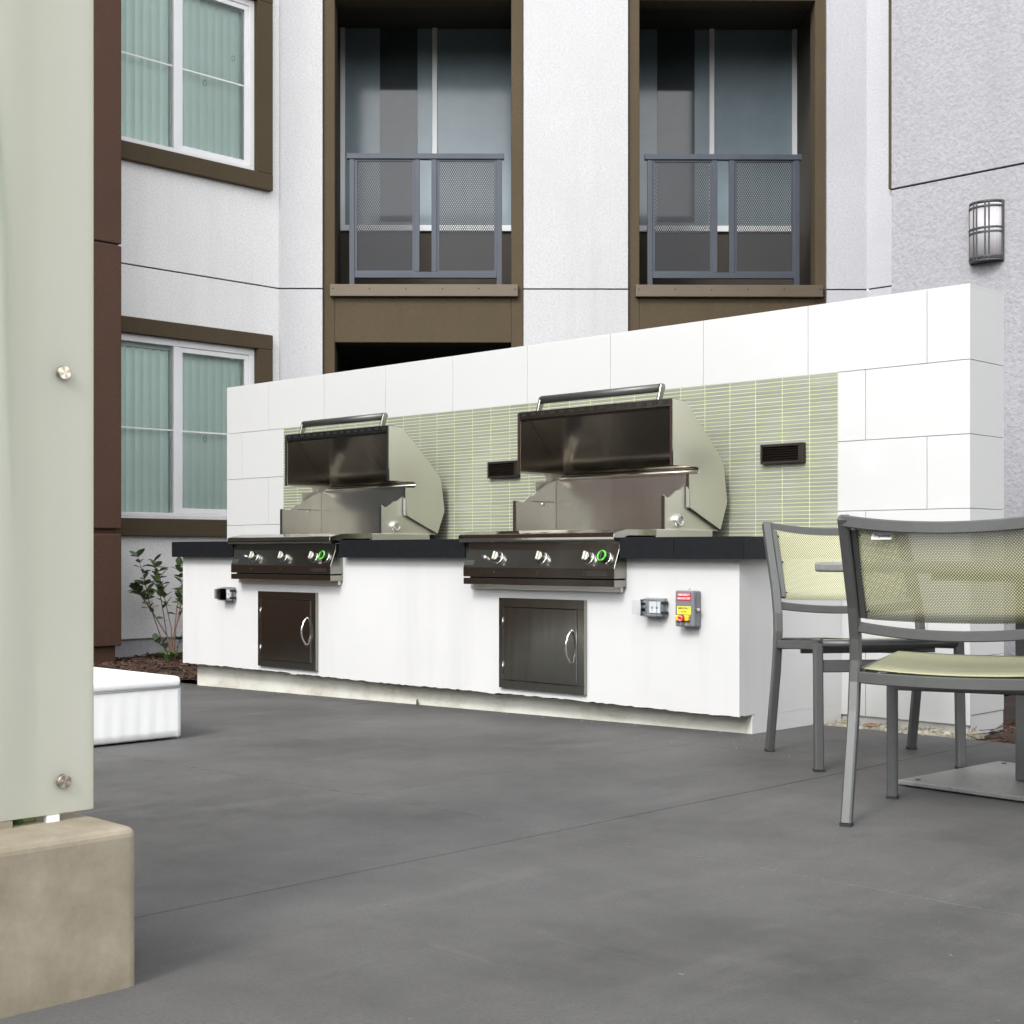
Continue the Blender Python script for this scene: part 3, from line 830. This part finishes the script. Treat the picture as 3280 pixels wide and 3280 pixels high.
    def knob(x, ring=False, big=1.):
        c = Vector((x, -.055, .835)) + sl_d * .048
        k = o('knob', MB().cyl(c, c + nrm * .010, .036, 28), 'chrome', bevel=.003)
        o('knob_body', MB().cyl(c + nrm * .010, c + nrm * .034, .029, 28, .025), 'black' if ring else 'steel', k, bevel=.003)
        m = MB(); u = Vector((1, 0, 0)); w = nrm.cross(u)
        hh = c + nrm * .034
        pts = []
        for dx, dw, dn in ((-.006, -.023, 0), (.006, -.023, 0), (.006, .023, 0), (-.006, .023, 0), (-.004, -.021, .012), (.004, -.021, .012), (.004, .021, .012), (-.004, .021, .012)):
            pts.append(hh + u * dx * 1.3 + w * dw + nrm * dn)
        m.add(pts, [(0, 3, 2, 1), (4, 5, 6, 7), (0, 1, 5, 4), (1, 2, 6, 5), (2, 3, 7, 6), (3, 0, 4, 7)])
        o('grip', m, 'black' if ring else 'steel_side', k, bevel=.002)
        if ring: o('green_ring', MB().tube([hh + nrm * .002 + (u * math.cos(q * math.pi / 16) + w * math.sin(q * math.pi / 16)) * .0235 for q in range(33)], .0048, 8), 'green_ring', k)
        return k
    for x in (.265, .572, .880): knob(x)
    knob(.990, True)
    c = Vector((.168, -.055, .835)) + sl_d * .046
    ig = o('igniter', MB().cyl(c, c + nrm * .012, .012, 16), 'chrome', bevel=.002); o('button', MB().cyl(c + nrm * .012, c + nrm * .022, .008, 14), 'chrome', ig)
    mk = MB()
    for x in (.245, .553, .862): mk.box(x, x + .012, -.0937, -.093, .712, .724)
    mk.box(.150, .152, -.0937, -.093, .712, .728)
    o('printed_marks', mk, 'ink')
    tx = MB()
    for q in range(4): tx.box(.88, 1.02 - .01 * (q % 2), -.0935, -.093, .708 + .006 * q, .7095 + .006 * q)
    o('printed_notice', tx, 'alu_dark')
    q0 = Vector((.06, -.055, .835)) + sl_d * .075; u = Vector((1, 0, 0)) * .035; w = sl_d * .014
    o('name_plate', MB().add([q0 - u - w + nrm * .0005, q0 + u - w + nrm * .0005, q0 + u + w + nrm * .0005, q0 - u + w + nrm * .0005] + [p for p in (q0 - u - w + nrm * .002, q0 + u - w + nrm * .002, q0 + u + w + nrm * .002, q0 - u + w + nrm * .002)],
        [(0, 1, 2, 3), (4, 7, 6, 5), (0, 4, 5, 1), (1, 5, 6, 2), (2, 6, 7, 3), (3, 7, 4, 0)]), 'alu_dark', None)
    return r
g2 = make_grill(); g2.location.x = G2
tag(g2, 'stainless steel gas grill nearer the camera, hood open, above the wider cabinet door', 'grill', 'gas grills with open hoods')
g1 = copy_tree(g2); g1.location.x = G1 + .005; g1.scale.x = .965
tag(g1, 'stainless steel gas grill at the far left end of the island, hood open', 'grill')

# ------------------------------------------------------------------ cabinet doors
def make_door():
    w, h = .59, .464
    r = empty('cabinet_door', (0, 0, 0))
    fr = MB(); b = .045
    fr.box(0, w, -.022, -.001, h - b, h); fr.box(0, w, -.022, -.001, 0, b * .9); fr.box(0, b * .75, -.022, -.001, b * .9, h - b); fr.box(w - b, w, -.022, -.001, b * .9, h - b)
    obj('frame', fr, 'steel', r, bevel=.0015)
    obj('gap', B(b * .7, w - b * .9, -.010, -.002, b * .8, h - b * .9), 'slot', r)
    leaf = obj('door_leaf', B(b * .75 + .005, w - b - .004, -.026, -.012, b * .9 + .003, h - b - .004), 'steel', r, bevel=.0015)
    obj('edge_strip', B(w - b - .0035, w - b - .0005, -.0265, -.013, b, h - b - .003), 'chrome', r)
    for z in (.105, .335):
        obj('hinge', MB().cyl((b * .75 + .001, -.027, z - .03), (b * .75 + .001, -.027, z + .03), .0045, 10), 'steel', r)
    pts = []
    for k in range(17):
        t = k / 16; a = math.sin(math.pi * t)
        pts.append((w - b - .035 - .006 * a, -.026 - .036 * a ** .8, .145 + .17 * t))
    obj('handle', MB().tube(pts, .0055, 10), 'chrome', leaf)
    return r
dr2 = make_door(); dr2.location = (3.215, 0, .121)
tag(dr2, 'steel cabinet door with bow handle below the nearer grill', 'cabinet door', 'access doors in the island front')
dr1 = copy_tree(dr2); dr1.location = (1.098, 0, .116); dr1.scale.x = .985
tag(dr1, 'dark steel cabinet door with bow handle below the far left grill', 'cabinet door')

# ------------------------------------------------------------------ outlets
def make_outlet():
    r = empty('outdoor_outlet', (0, 0, 0))
    obj('base_box', B(-.060, .060, -.022, -.001, 0,   .092), 'box_grey', r, bevel=.006)
    obj('receptacle', B(-.030, .034, -.028, -.0215, .020, .074), 'white_p', r, bevel=.002)
    sl = MB()
    for x in (-.016, .012):
        sl.box(x, x + .003, -.0288, -.028, .040, .050); sl.box(x + .007, x + .010, -.0288, -.028, .040, .050); sl.box(x + .003, x + .007, -.0288, -.028, .031, .035)
    obj('socket_slots', sl, 'ink', r)
    c = MB(); o1, o2 = .062, .052
    def ring(y, w, h): return [(-w, y, .046 - h), (w, y, .046 - h), (w, y, .046 + h), (-w, y, .046 + h)]
    a, b = ring(-.020, .062, .046), ring(-.066, .048, .038)
    c.add(a + b, [(0, 1, 5, 4), (1, 2, 6, 5), (2, 3, 7, 6), (3, 0, 4, 7), (4, 5, 6, 7)])
    obj('bubble_cover', c, 'clear', r, bevel=.004, solid=.003)
    rim = MB()
    rim.tube([(-.048, -.067, .008), (.048, -.067, .008), (.048, -.067, .084), (-.048, -.067, .084), (-.048, -.067, .008)], .0022, 6)
    obj('cover_rim', rim, 'grey_box', r)
    obj('cover_flap', B(-.118, -.066, -.048, -.044, .014, .078), 'clear', r, bevel=.0015)
    h = MB(); h.box(-.068, -.060, -.045, -.005, .028, .040); h.box(-.068, -.060, -.045, -.005, .056, .066)
    obj('hinge', h, 'black', r, bevel=.001)
    l = MB(); l.box(.058, .068, -.05, -.006, .016, .030); l.box(.058, .068, -.05, -.006, .062, .076)
    obj('latch', l, 'black', r, bevel=.001)
    return r
ot2 = make_outlet(); ot2.location = (4.245, 0, .515)
tag(ot2, 'weatherproof outlet with clear cover flipped open beside the grey emergency box', 'outlet', 'weatherproof outlets on the island front')
ot1 = copy_tree(ot2); ot1.location = (.775, 0, .508)
tag(ot1, 'weatherproof outlet with clear cover at the far left end of the island', 'outlet')

# ------------------------------------------------------------------ emergency box
eb = empty('emergency_shutoff_box', (4.447, 0, .479))
tag(eb, 'grey emergency gas shutoff box with red stop button on the island front', 'control box')
obj('enclosure', B(-.052, .052, -.040, -.001, 0, .165), 'grey_box', eb, bevel=.008, seg=3)
obj('cover', B(-.054, .054, -.060, -.0405, .001, .166), 'grey_box', eb, bevel=.008, seg=3)
for z in (.075,):
    obj('clasp', B(.052, .066, -.052, -.030, z, z + .012), 'chrome', eb, bevel=.002)
obj('clasp', B(-.060, -.053, -.05, -.035, .115, .121), 'chrome', eb, bevel=.001)
lp = MB().tube([(.012 + .007 * math.cos(q * math.pi / 8), -.03, .168 + .007 * math.sin(q * math.pi / 8)) for q in range(17)], .0022, 6); obj('hanging_loop', lp, 'chrome', eb)
FX = Matrix.Rotation(R(90), 4, 'X')
rl = obj('red_sign', B(-.040, .037, -.0615, -.0602, .120, .156), 'red_l', eb)
text('EMERGENCY', .0135, 'white_p', rl, Matrix.Translation((-.0015, -.0618, .1465)) @ FX, sx=.88)
text('GAS SHUTOFF', .0135, 'white_p', rl, Matrix.Translation((-.0015, -.0618, .1300)) @ FX, sx=.84)
yl = obj('yellow_sign', B(-.040, .037, -.0615, -.0602, .058, .094), 'yellow_l', eb)
text('EMERGENCY', .0135, 'ink', yl, Matrix.Translation((-.0015, -.0618, .0845)) @ FX, sx=.88)
text('STOP', .0135, 'ink', yl, Matrix.Translation((-.0015, -.0618, .0680)) @ FX, sx=.88)
st = obj('button_guard', B(-.042, .034, -.078, -.0602, .028, .054), 'yellow', eb, bevel=.006, seg=3)
obj('guard_opening', MB().cyl((-.002, -.0785, .041), (-.002, -.0775, .041), .018, 24), 'ink', st)
bt = obj('stop_button', MB().cyl((-.002, -.074, .041), (-.002, -.088, .041), .0155, 28), 'red', eb, bevel=.003)
for a0 in (20, 200):
    obj('arrow_mark', MB().tube([(-.002 + .010 * math.cos(R(a0 + q * 12)), -.0885, .041 + .010 * math.sin(R(a0 + q * 12))) for q in range(10)], .0014, 5), 'white_p', bt)
pl_ = obj('rating_plate', B(-.022, .018, -.0615, -.0602, .008, .022), 'silver_l', eb)
pm = MB()
for q in range(3): pm.box(-.018, .014, -.0620, -.0614, .0105 + .0035 * q, .0118 + .0035 * q)
obj('printed_lines', pm, 'ink', pl_)

# ------------------------------------------------------------------ chairs and table
def make_chair():
    r = empty('sling_chair', (0, 0, 0))
    for s in (-1, 1):
        path = [(s * .303, -.283, .008), (s * .3015, -.245, .16), (s * .300, -.200, .34), (s * .301, -.181, .43), (s * .299, -.178, .50), (s * .297, -.189, .57), (s * .295, -.225, .67), (s * .292, -.368, .938)]
        pr = []
        for k in range(len(path)): pr.append(path[k])
        leg = obj('rear_leg', MB().tube(pr, 0, rx=(.032, .036), up=(0, 1, .0001)), 'alu', r)
        obj('foot_cap', B(s * .303 - .017, s * .303 + .017, -.301, -.265, 0, .010), 'rubber', leg)
        fl = obj('front_leg', MB().tube([(s * .277, .265, .008), (s * .276, .258, .25), (s * .275, .250, .478)], 0, rx=(.033, .034), up=(0, 1, .0001)), 'alu', r)
        obj('foot_cap', B(s * .277 - .0175, s * .277 + .0175, .247, .283, 0, .010), 'rubber', fl)
        obj('side_rail', MB().tube([(s * .300, -.17, .448), (s * .277, .24, .470)], 0, rx=(.022, .034), up=(0, 0, 1)), 'alu', r)
        obj('seat_strip', MB().tube([(s * .278, -.165, .466), (s * .262, .25, .490)], .008, 8), 'alu_dark', r)
        st = MB().tube([(s * .268, -.208, .635), (s * .268, -.273, .78), (s * .266, -.343, .905)], 0, rx=(.020, .022), up=(0, 1, .0001))
        for z, y in ((.655, -.216), (.78, -.273), (.885, -.330)): st.cyl((s * .268, y, z), (s * .268 - s * .02, y - .008, z), .004, 8)
        obj('back_strip', st, 'alu_dark', r)
    def rail(y0, yb, z0, zs, w, h, name, x=.296):
        pts = []
        for k in range(25):
            t = -1 + k / 12; c = 1 - t * t
            pts.append((x * t, y0 - yb * c, z0 - zs * c))
        obj(name, MB().tube(pts, 0, rx=(w, h), up=(0, 0, 1)), 'alu', r)
    rail(-.363, .050, .928, .024, .024, .036, 'top_rail')
    rail(-.200, .050, .605, .022, .022, .032, 'back_rail')
    rail(-.180, .055, .446, .004, .022, .036, 'seat_rail')
    obj('front_rail', MB().tube([(-.262, .262, .478), (-.1, .272, .476), (.1, .272, .476), (.262, .262, .478)], .014, 10), 'alu', r)
    obj('stretcher', MB().tube([(-.262, .250, .392), (.262, .250, .392)], 0, rx=(.022, .046), up=(0, 0, 1)), 'alu', r)
    obj('cross_bar', MB().tube([(-.27, .03, .435), (.27, .03, .435)], 0, rx=(.02, .02), up=(0, 0, 1)), 'alu_dark', r)
    def back(u, v):
        t = -1 + 2 * u; c = 1 - t * t; z = .628 + .285 * v
        y = -.205 - .145 * v
        return ((.264 * t, y - .045 * c, z - (.006 + .018 * v) * c), (.56 * u, .31 * v))
    bk = obj('back_sling', MB().grid(back, 24, 8), 'weave', r, solid=.0012)
    def seat(u, v):
        t = -1 + 2 * u; c = 1 - t * t; x = (.272 - .014 * v) * t
        return ((x, -.19 - .03 * c + (.458 + .03 * c) * v, .474 + .027 * v - .010 * c * (1 - .3 * v)), (.54 * u, .44 * v))
    obj('seat_sling', MB().grid(seat, 24, 12), 'weave', r, solid=.0012)
    return r
ch1 = make_chair()
ch2 = copy_tree(ch1)
tag(ch1, 'olive sling chair with its back to the camera and a small white tag', 'chair', 'grey framed sling chairs at the square table')
tag(ch2, 'olive sling chair between the table and the kitchen island', 'chair')
F1 = R(108.2); ch1.location = (6.365, -1.142, 0.0); ch1.rotation_euler.z = F1 - R(90); ch1.scale.z = .982
F2 = R(-39.3); ch2.location = (5.495, -.262, 0.0); ch2.rotation_euler.z = F2 - R(90)
# sewn tag on the nearer chair
def tagm():
    t = B(-.030, .030, -.001, .001, -.013, .011)
    o = obj('sewn_tag', t, 'silver_l', ch1)
    o.location = (-.178, -.382, .882); o.rotation_euler = (R(-26), 0, R(-8))
    text('Tropitone', .0155, 'ink', o, Matrix.Translation((0, -.0016, -.001)) @ FX, shear=.4, sx=.8)
tagm()

tb = empty('patio_table', (6.265, -.42, 0), R(-4))
tag(tb, 'square cast metal patio table on a pedestal behind the nearer chair', 'table')
obj('tabletop', B(-.545, .545, -.545, .545, .750, .784), 'cast', tb, bevel=.009, seg=3)
obj('base_plate', B(-.34, .34, -.34, .34, .006, .022), 'cast', tb, bevel=.003)
obj('pedestal', B(-.055, .055, -.055, .055, .022, .75), 'alu', tb, bevel=.006)
for x in (-.29, .29):
    for y in (-.29, .29): obj('bolt', MB().cyl((x, y, .022), (x, y, .026), .009, 10), 'alu_dark', tb)
obj('under_frame', B(-.40, .40, -.03, .03, .715, .749), 'alu', tb)

# ------------------------------------------------------------------ ottoman
ot = empty('ottoman', (2.28, -2.26, gz(2.2)))
tag(ot, 'low white covered ottoman on the patio beside the frosted panel', 'ottoman')
def rbox(nm, x0, x1, y0, y1, z0, z1, mat, bev):
    return obj(nm, B(x0, x1, y0, y1, z0, z1), mat, ot, bevel=bev, seg=4)
rbox('top_cushion', -.54, .54, -.60, .60, .238, .290, 'cover', .022)
sk = MB(); rnd = random.Random(5)
per = [(-.535, -.595), (.535, -.595), (.535, .595), (-.535, .595)]
ring = []
for k in range(4):
    a = Vector(per[k]); b = Vector(per[(k + 1) % 4]); n = 60
    for q in range(n):
        p = a + (b - a) * q / n; d = (b - a).normalized(); nn = Vector((d.y, -d.x))
        amp = 1 if 3 < q < n - 3 else .3
        ring.append((p, nn, amp))
m = len(ring); Z_ = [.2385, .20, .12, .05, .020, .012]; ph = [rnd.uniform(0, 6.28) for _ in range(m)]
for j, z in enumerate(Z_):
    for i, (p, nn, amp) in enumerate(ring):
        w = (1 - z / .2385)
        dsp = amp * (.0016 * math.sin(i * 1.7 + .4 * math.sin(z * 20)) * (.35 + w) + .0012 * math.sin(i * 2.9 + ph[i] * .3) * w)
        if j == len(Z_) - 1: dsp -= .014
        q = p + nn * dsp; sk.v.append((q.x, q.y, z))
for j in range(len(Z_) - 1):
    for i in range(m): sk.f.append([(j + 1) * m + i, (j + 1) * m + (i + 1) % m, j * m + (i + 1) % m, j * m + i]); sk.sm.append(True)
sk.f.append([(len(Z_) - 1) * m + i for i in range(m)][::-1]); sk.sm.append(False)
obj('skirt', sk, 'cover', ot)
obj('piping', MB().tube([(.537, -.59, .239), (.537, .59, .239)], .0035, 6), 'silver_l', ot)
for x in (-.45, .45):
    for y in (-.5, .5): obj('foot', MB().cyl((x, y, 0), (x, y, .02), .03, 12), 'rubber', ot)
ot.location = (2.819 - .54, -1.665 - .60, gz(2.5) + .001)

# ------------------------------------------------------------------ frosted screen and its kerb
cb = tag(obj('concrete_kerb', B(5.62, 6.05, -9.0, -3.825, -.1, .301), 'curb', bevel=.018, seg=4), 'sandy concrete kerb carrying the frosted glass screen', 'kerb')
scn = empty('glass_screen', (5.897, -4.5, .303))
tag(scn, 'tall frosted glass privacy screen on the concrete kerb at left', 'screen')
SI = Matrix.Translation((-5.897, 4.5, -.303))
obj('glass_sheet', B(5.885, 5.897, -6.2, -3.832, .315, 2.35), 'frost', scn, SI, bevel=.001, seg=1)
obj('glass_edge', B(5.8855, 5.8965, -3.8325, -3.8315, .316, 2.349), 'glass_edge', scn, SI)
obj('shim', B(5.884, 5.899, -3.93, -3.905, .301, .314), 'white_p', scn, SI)
obj('shim', B(5.884, 5.899, -4.08, -4.0, .301, .314), 'curb', scn, SI)
for z in (1.163, .377):
    o = obj('standoff', MB().cyl((.010, 0, 0), (-.030, 0, 0), .0136, 32), 'button', scn, bevel=.0012, loc=(.0, -3.8975 + 4.5, z - .303))
obj('post', B(5.79, 5.868, -4.02, -3.935, .301, 2.3), 'postgrey', scn, SI, bevel=.003)
obj('post', B(5.80, 5.865, -5.2, -5.14, .301, 2.3), 'postgrey', scn, SI, bevel=.003)

def leaf_mesh(name, L, w, mat):
    mb = MB(); n = 6; vs = []
    for k in range(n + 1):
        t = k / n; ww = w * math.sin(math.pi * min(1, t * .93 + .03)) ** .8; z = -.12 * L * t * t
        vs += [(-ww, L * t, z + ww * .25), (0, L * t, z), (ww, L * t, z + ww * .25)]
    fs = []
    for k in range(n):
        a = 3 * k; fs += [(a, a + 1, a + 4, a + 3), (a + 1, a + 2, a + 5, a + 4)]
    return mb.add(vs, fs, True).mesh(name, M[mat])
# reeds behind the screen
rp = empty('reed_plant', (5.80, -4.02, .30)); tag(rp, 'green leafy plant seen as a blur behind the frosted glass', 'plant')
rnd = random.Random(9); rm = MB()
for k in range(46):
    x = rnd.uniform(-.04, .08); y = rnd.uniform(-.30, .07); h = rnd.uniform(.12, .42) if rnd.random() < .8 else rnd.uniform(1.0, 1.9)
    lx, ly = rnd.uniform(-.06, .04), rnd.uniform(-.10, .04)
    rm.tube([(x, y, 0), (x + lx * .4, y + ly * .4, h * .6), (x + lx, y + ly, h)], .012, 5, r2=.003)
obj('stems', rm, 'leaf2', rp)

# ------------------------------------------------------------------ shrub by the left wing
sh = empty('shrub', (-1.80, 1.17, -.055)); tag(sh, 'sparse young shrub with dark green leaves against the white wall', 'shrub')
rnd = random.Random(21); lm = leaf_mesh('leaf', .085, .023, 'leaf')
ax = Vector((.714, .700, 0)); dp = Vector((-.70, .714, 0))
stems = [  # lateral offset/height of stem points in metres, lateral seen from the camera
    [(0.00, 0), (-.08, .20), (-.16, .45), (-.20, .66), (-.25, .84)],
    [(0.01, 0), (-.03, .22), (-.07, .48), (-.10, .62), (-.13, .80)],
    [(0.02, 0), (.01, .25), (-.05, .50), (-.10, .72)],
    [(0.02, 0), (.03, .20), (.05, .42), (.09, .58), (.06, .76)],
    [(0.03, 0), (.04, .22), (.10, .50), (.15, .70), (.13, .78)],
    [(0.03, 0), (.05, .25), (.10, .40), (.18, .56), (.24, .62)],
    [(0.02, 0), (-.02, .18), (-.14, .38), (-.24, .52), (-.29, .60)],
    [(0.04, 0), (.07, .13), (.15, .17), (.20, .20)],
    [(-.01, 0), (-.05, .10), (-.12, .15)]]
for si, sp_ in enumerate(stems):
    off = rnd.uniform(-.08, .08); pts = [ax * a + dp * off * (b / .8) + Vector((0, 0, b)) for a, b in sp_]
    dense = []
    for a, b in zip(pts, pts[1:]):
        for q in range(4): dense.append(a.lerp(b, q / 4))
    dense.append(pts[-1])
    obj('stem', MB().tube(dense, .0065, 6, r2=.002), 'trunk', sh)
    n = len(dense); lo = .45 if si < 7 else .3
    for q in range(int(n * lo), n):
        for _ in range(1 if q < n * .5 else 4):
            if rnd.random() < .05: continue
            a = rnd.uniform(0, 6.28)
            o = obj('leaf', lm, None, sh); s = rnd.uniform(.55, 1.2)
            o.matrix_local = Matrix.Translation(dense[q]) @ Matrix.Rotation(a, 4, 'Z') @ Matrix.Rotation(R(rnd.uniform(0, 70)), 4, 'X') @ Matrix.Rotation(rnd.uniform(-.6, .6), 4, 'Y') @ Matrix.Scale(s, 4)
# trailing twig to the right
tw = [ax * .12 + Vector((0, 0, .50)), ax * .19 + Vector((0, 0, .40)), ax * .23 + Vector((0, 0, .28)), ax * .215 + Vector((0, 0, .14))]
obj('stem', MB().tube(tw, .003, 5, r2=.0015), 'trunk', sh)

def tuft(name, loc, n, h, mat, label, cat, seed):
    r = empty(name, loc); tag(r, label, cat); rd = random.Random(seed); mb = MB()
    for _ in range(n):
        a = rd.uniform(0, 6.28); l = rd.uniform(.5, 1) * h; o_ = Vector((math.cos(a), math.sin(a), 0)); w = Vector((-o_.y, o_.x, 0)) * .006
        b = o_ * rd.uniform(0, .03); p1 = b + o_ * l * .4 + Vector((0, 0, l * .6)); p2 = b + o_ * l * .9 + Vector((0, 0, l * .75))
        mb.add([b - w * .6, b + w * .6, p1 + w, p1 - w, p2], [(0, 1, 2, 3), (3, 2, 4)])
    obj('blades', mb, mat, r); return r
tuft('ground_plant', (-.62, .82, -.06), 90, .13, 'leaf2', 'low green tuft in the mulch at the left end of the island', 'plant', 2)
tuft('ground_plant', (-1.62, 1.05, -.055), 60, .12, 'leaf2', 'small leafy sprout at the foot of the young shrub', 'plant', 3)
tuft('weed', (2.45, .085, gz(2.45)), 5, .06, 'leaf2', 'tiny weed growing at the foot of the island plinth', 'weed', 4)

# twiggy shrub right of the tiled wall
ts = empty('twiggy_shrub', (5.75, 1.7, -.03)); tag(ts, 'bare twiggy shrub in the mulch past the right end of the tiled wall', 'shrub')
rnd = random.Random(33)
for k in range(34):
    a = rnd.uniform(0, 6.28); L = rnd.uniform(.3, .62); el = rnd.uniform(.3, 1.3)
    d = Vector((math.cos(a) * math.cos(el), math.sin(a) * math.cos(el), math.sin(el)))
    p = [Vector((0, 0, 0)), d * L * .5 + Vector((0, 0, .03)), d * L + Vector((rnd.uniform(-.08, .08), rnd.uniform(-.08, .08), rnd.uniform(-.05, .1)))]
    obj('twig', MB().tube(p, .004, 5, r2=.0015), 'twig', ts)
dn = MB(); rnd = random.Random(34)
for k in range(240):
    x, y = rnd.uniform(5.35, 6.6), rnd.uniform(.60, 2.6); a = rnd.uniform(0, 3.14); L = rnd.uniform(.04, .12)
    dn.tube([(x - L * math.cos(a), y - L * math.sin(a), -.012), (x + L * math.cos(a), y + L * math.sin(a), rnd.uniform(-.01, .03))], .0018, 4)
tag(obj('fallen_needles', dn, 'mulch'), kind='stuff')

# mortar strip and dead leaf at the foot of the tiled wall
ms = MB(); rnd = random.Random(8)
ms.box(4.72, 5.42, .62, .70, -.1, .001)
for k in range(260):
    x, y = rnd.uniform(4.72, 5.45), rnd.uniform(.60, .84); s = rnd.uniform(.003, .010)
    ms.box(x - s, x + s * 1.4, y - s, y + s, -.02, .003 + s * .6)
tag(obj('mortar_crumbs', ms, 'rubble'), kind='stuff')
obj('mortar_base', B(4.715, 5.36, .64, .86, -.1, -.012), 'curb').update_tag(); tag(bpy.data.objects['mortar_base'], kind='structure')
dl = MB().grid(lambda u, v: (((u - .5) * .085, (v - .5) * .04 * math.sin(math.pi * min(1, u + .02)), .006 + .014 * math.sin(math.pi * u) * (1 - abs(v - .5))), (u, v)), 10, 4)
tag(obj('dead_leaf', dl, 'deadleaf', loc=(4.98, .665, .006), solid=.001), 'curled reddish brown dead leaf at the foot of the tiled wall', 'leaf').rotation_euler.z = .3

gt = MB(); rnd = random.Random(41)
for k in range(60):
    x, y = rnd.uniform(.5, 5.4), rnd.uniform(-.5, .05); q = rnd.uniform(.0008, .0020)
    if x < 4.6: y = .09 - abs(rnd.gauss(0, .05))
    gt.box(x - q, x + q * 1.5, y - q, y + q, gz(x) - .001, gz(x) + q * .8)
tag(obj('grit', gt, 'core'), kind='stuff')

# ------------------------------------------------------------------ unseen trees added for dark reflections and to cut low southern light
rnd = random.Random(77); wd = MB()
for k in range(90):
    a = rnd.uniform(R(150), R(350)); d = rnd.uniform(20, 34)
    x, y = 4 + d * math.cos(a), -4 + d * math.sin(a)
    az = math.degrees(math.atan2(y, x - 2)) % 360
    pass
    h = rnd.uniform(4, 9)
    for q in range(240):
        th = rnd.uniform(0, 6.28); rr = rnd.uniform(0, 1) ** .5 * 2.8; z = rnd.uniform(-.1, h)
        c = Vector((x + rr * math.cos(th), y + rr * math.sin(th), z)); s = rnd.uniform(.2, .5)
        u = Vector((rnd.uniform(-1, 1), rnd.uniform(-1, 1), rnd.uniform(-1, 1))).normalized() * s; v = u.orthogonal().normalized() * s
        wd.add([c - u, c + v, c + u, c - v], [(0, 1, 2, 3)])
tag(obj('unseen_woods', wd, 'unseen_woods'), kind='stuff')
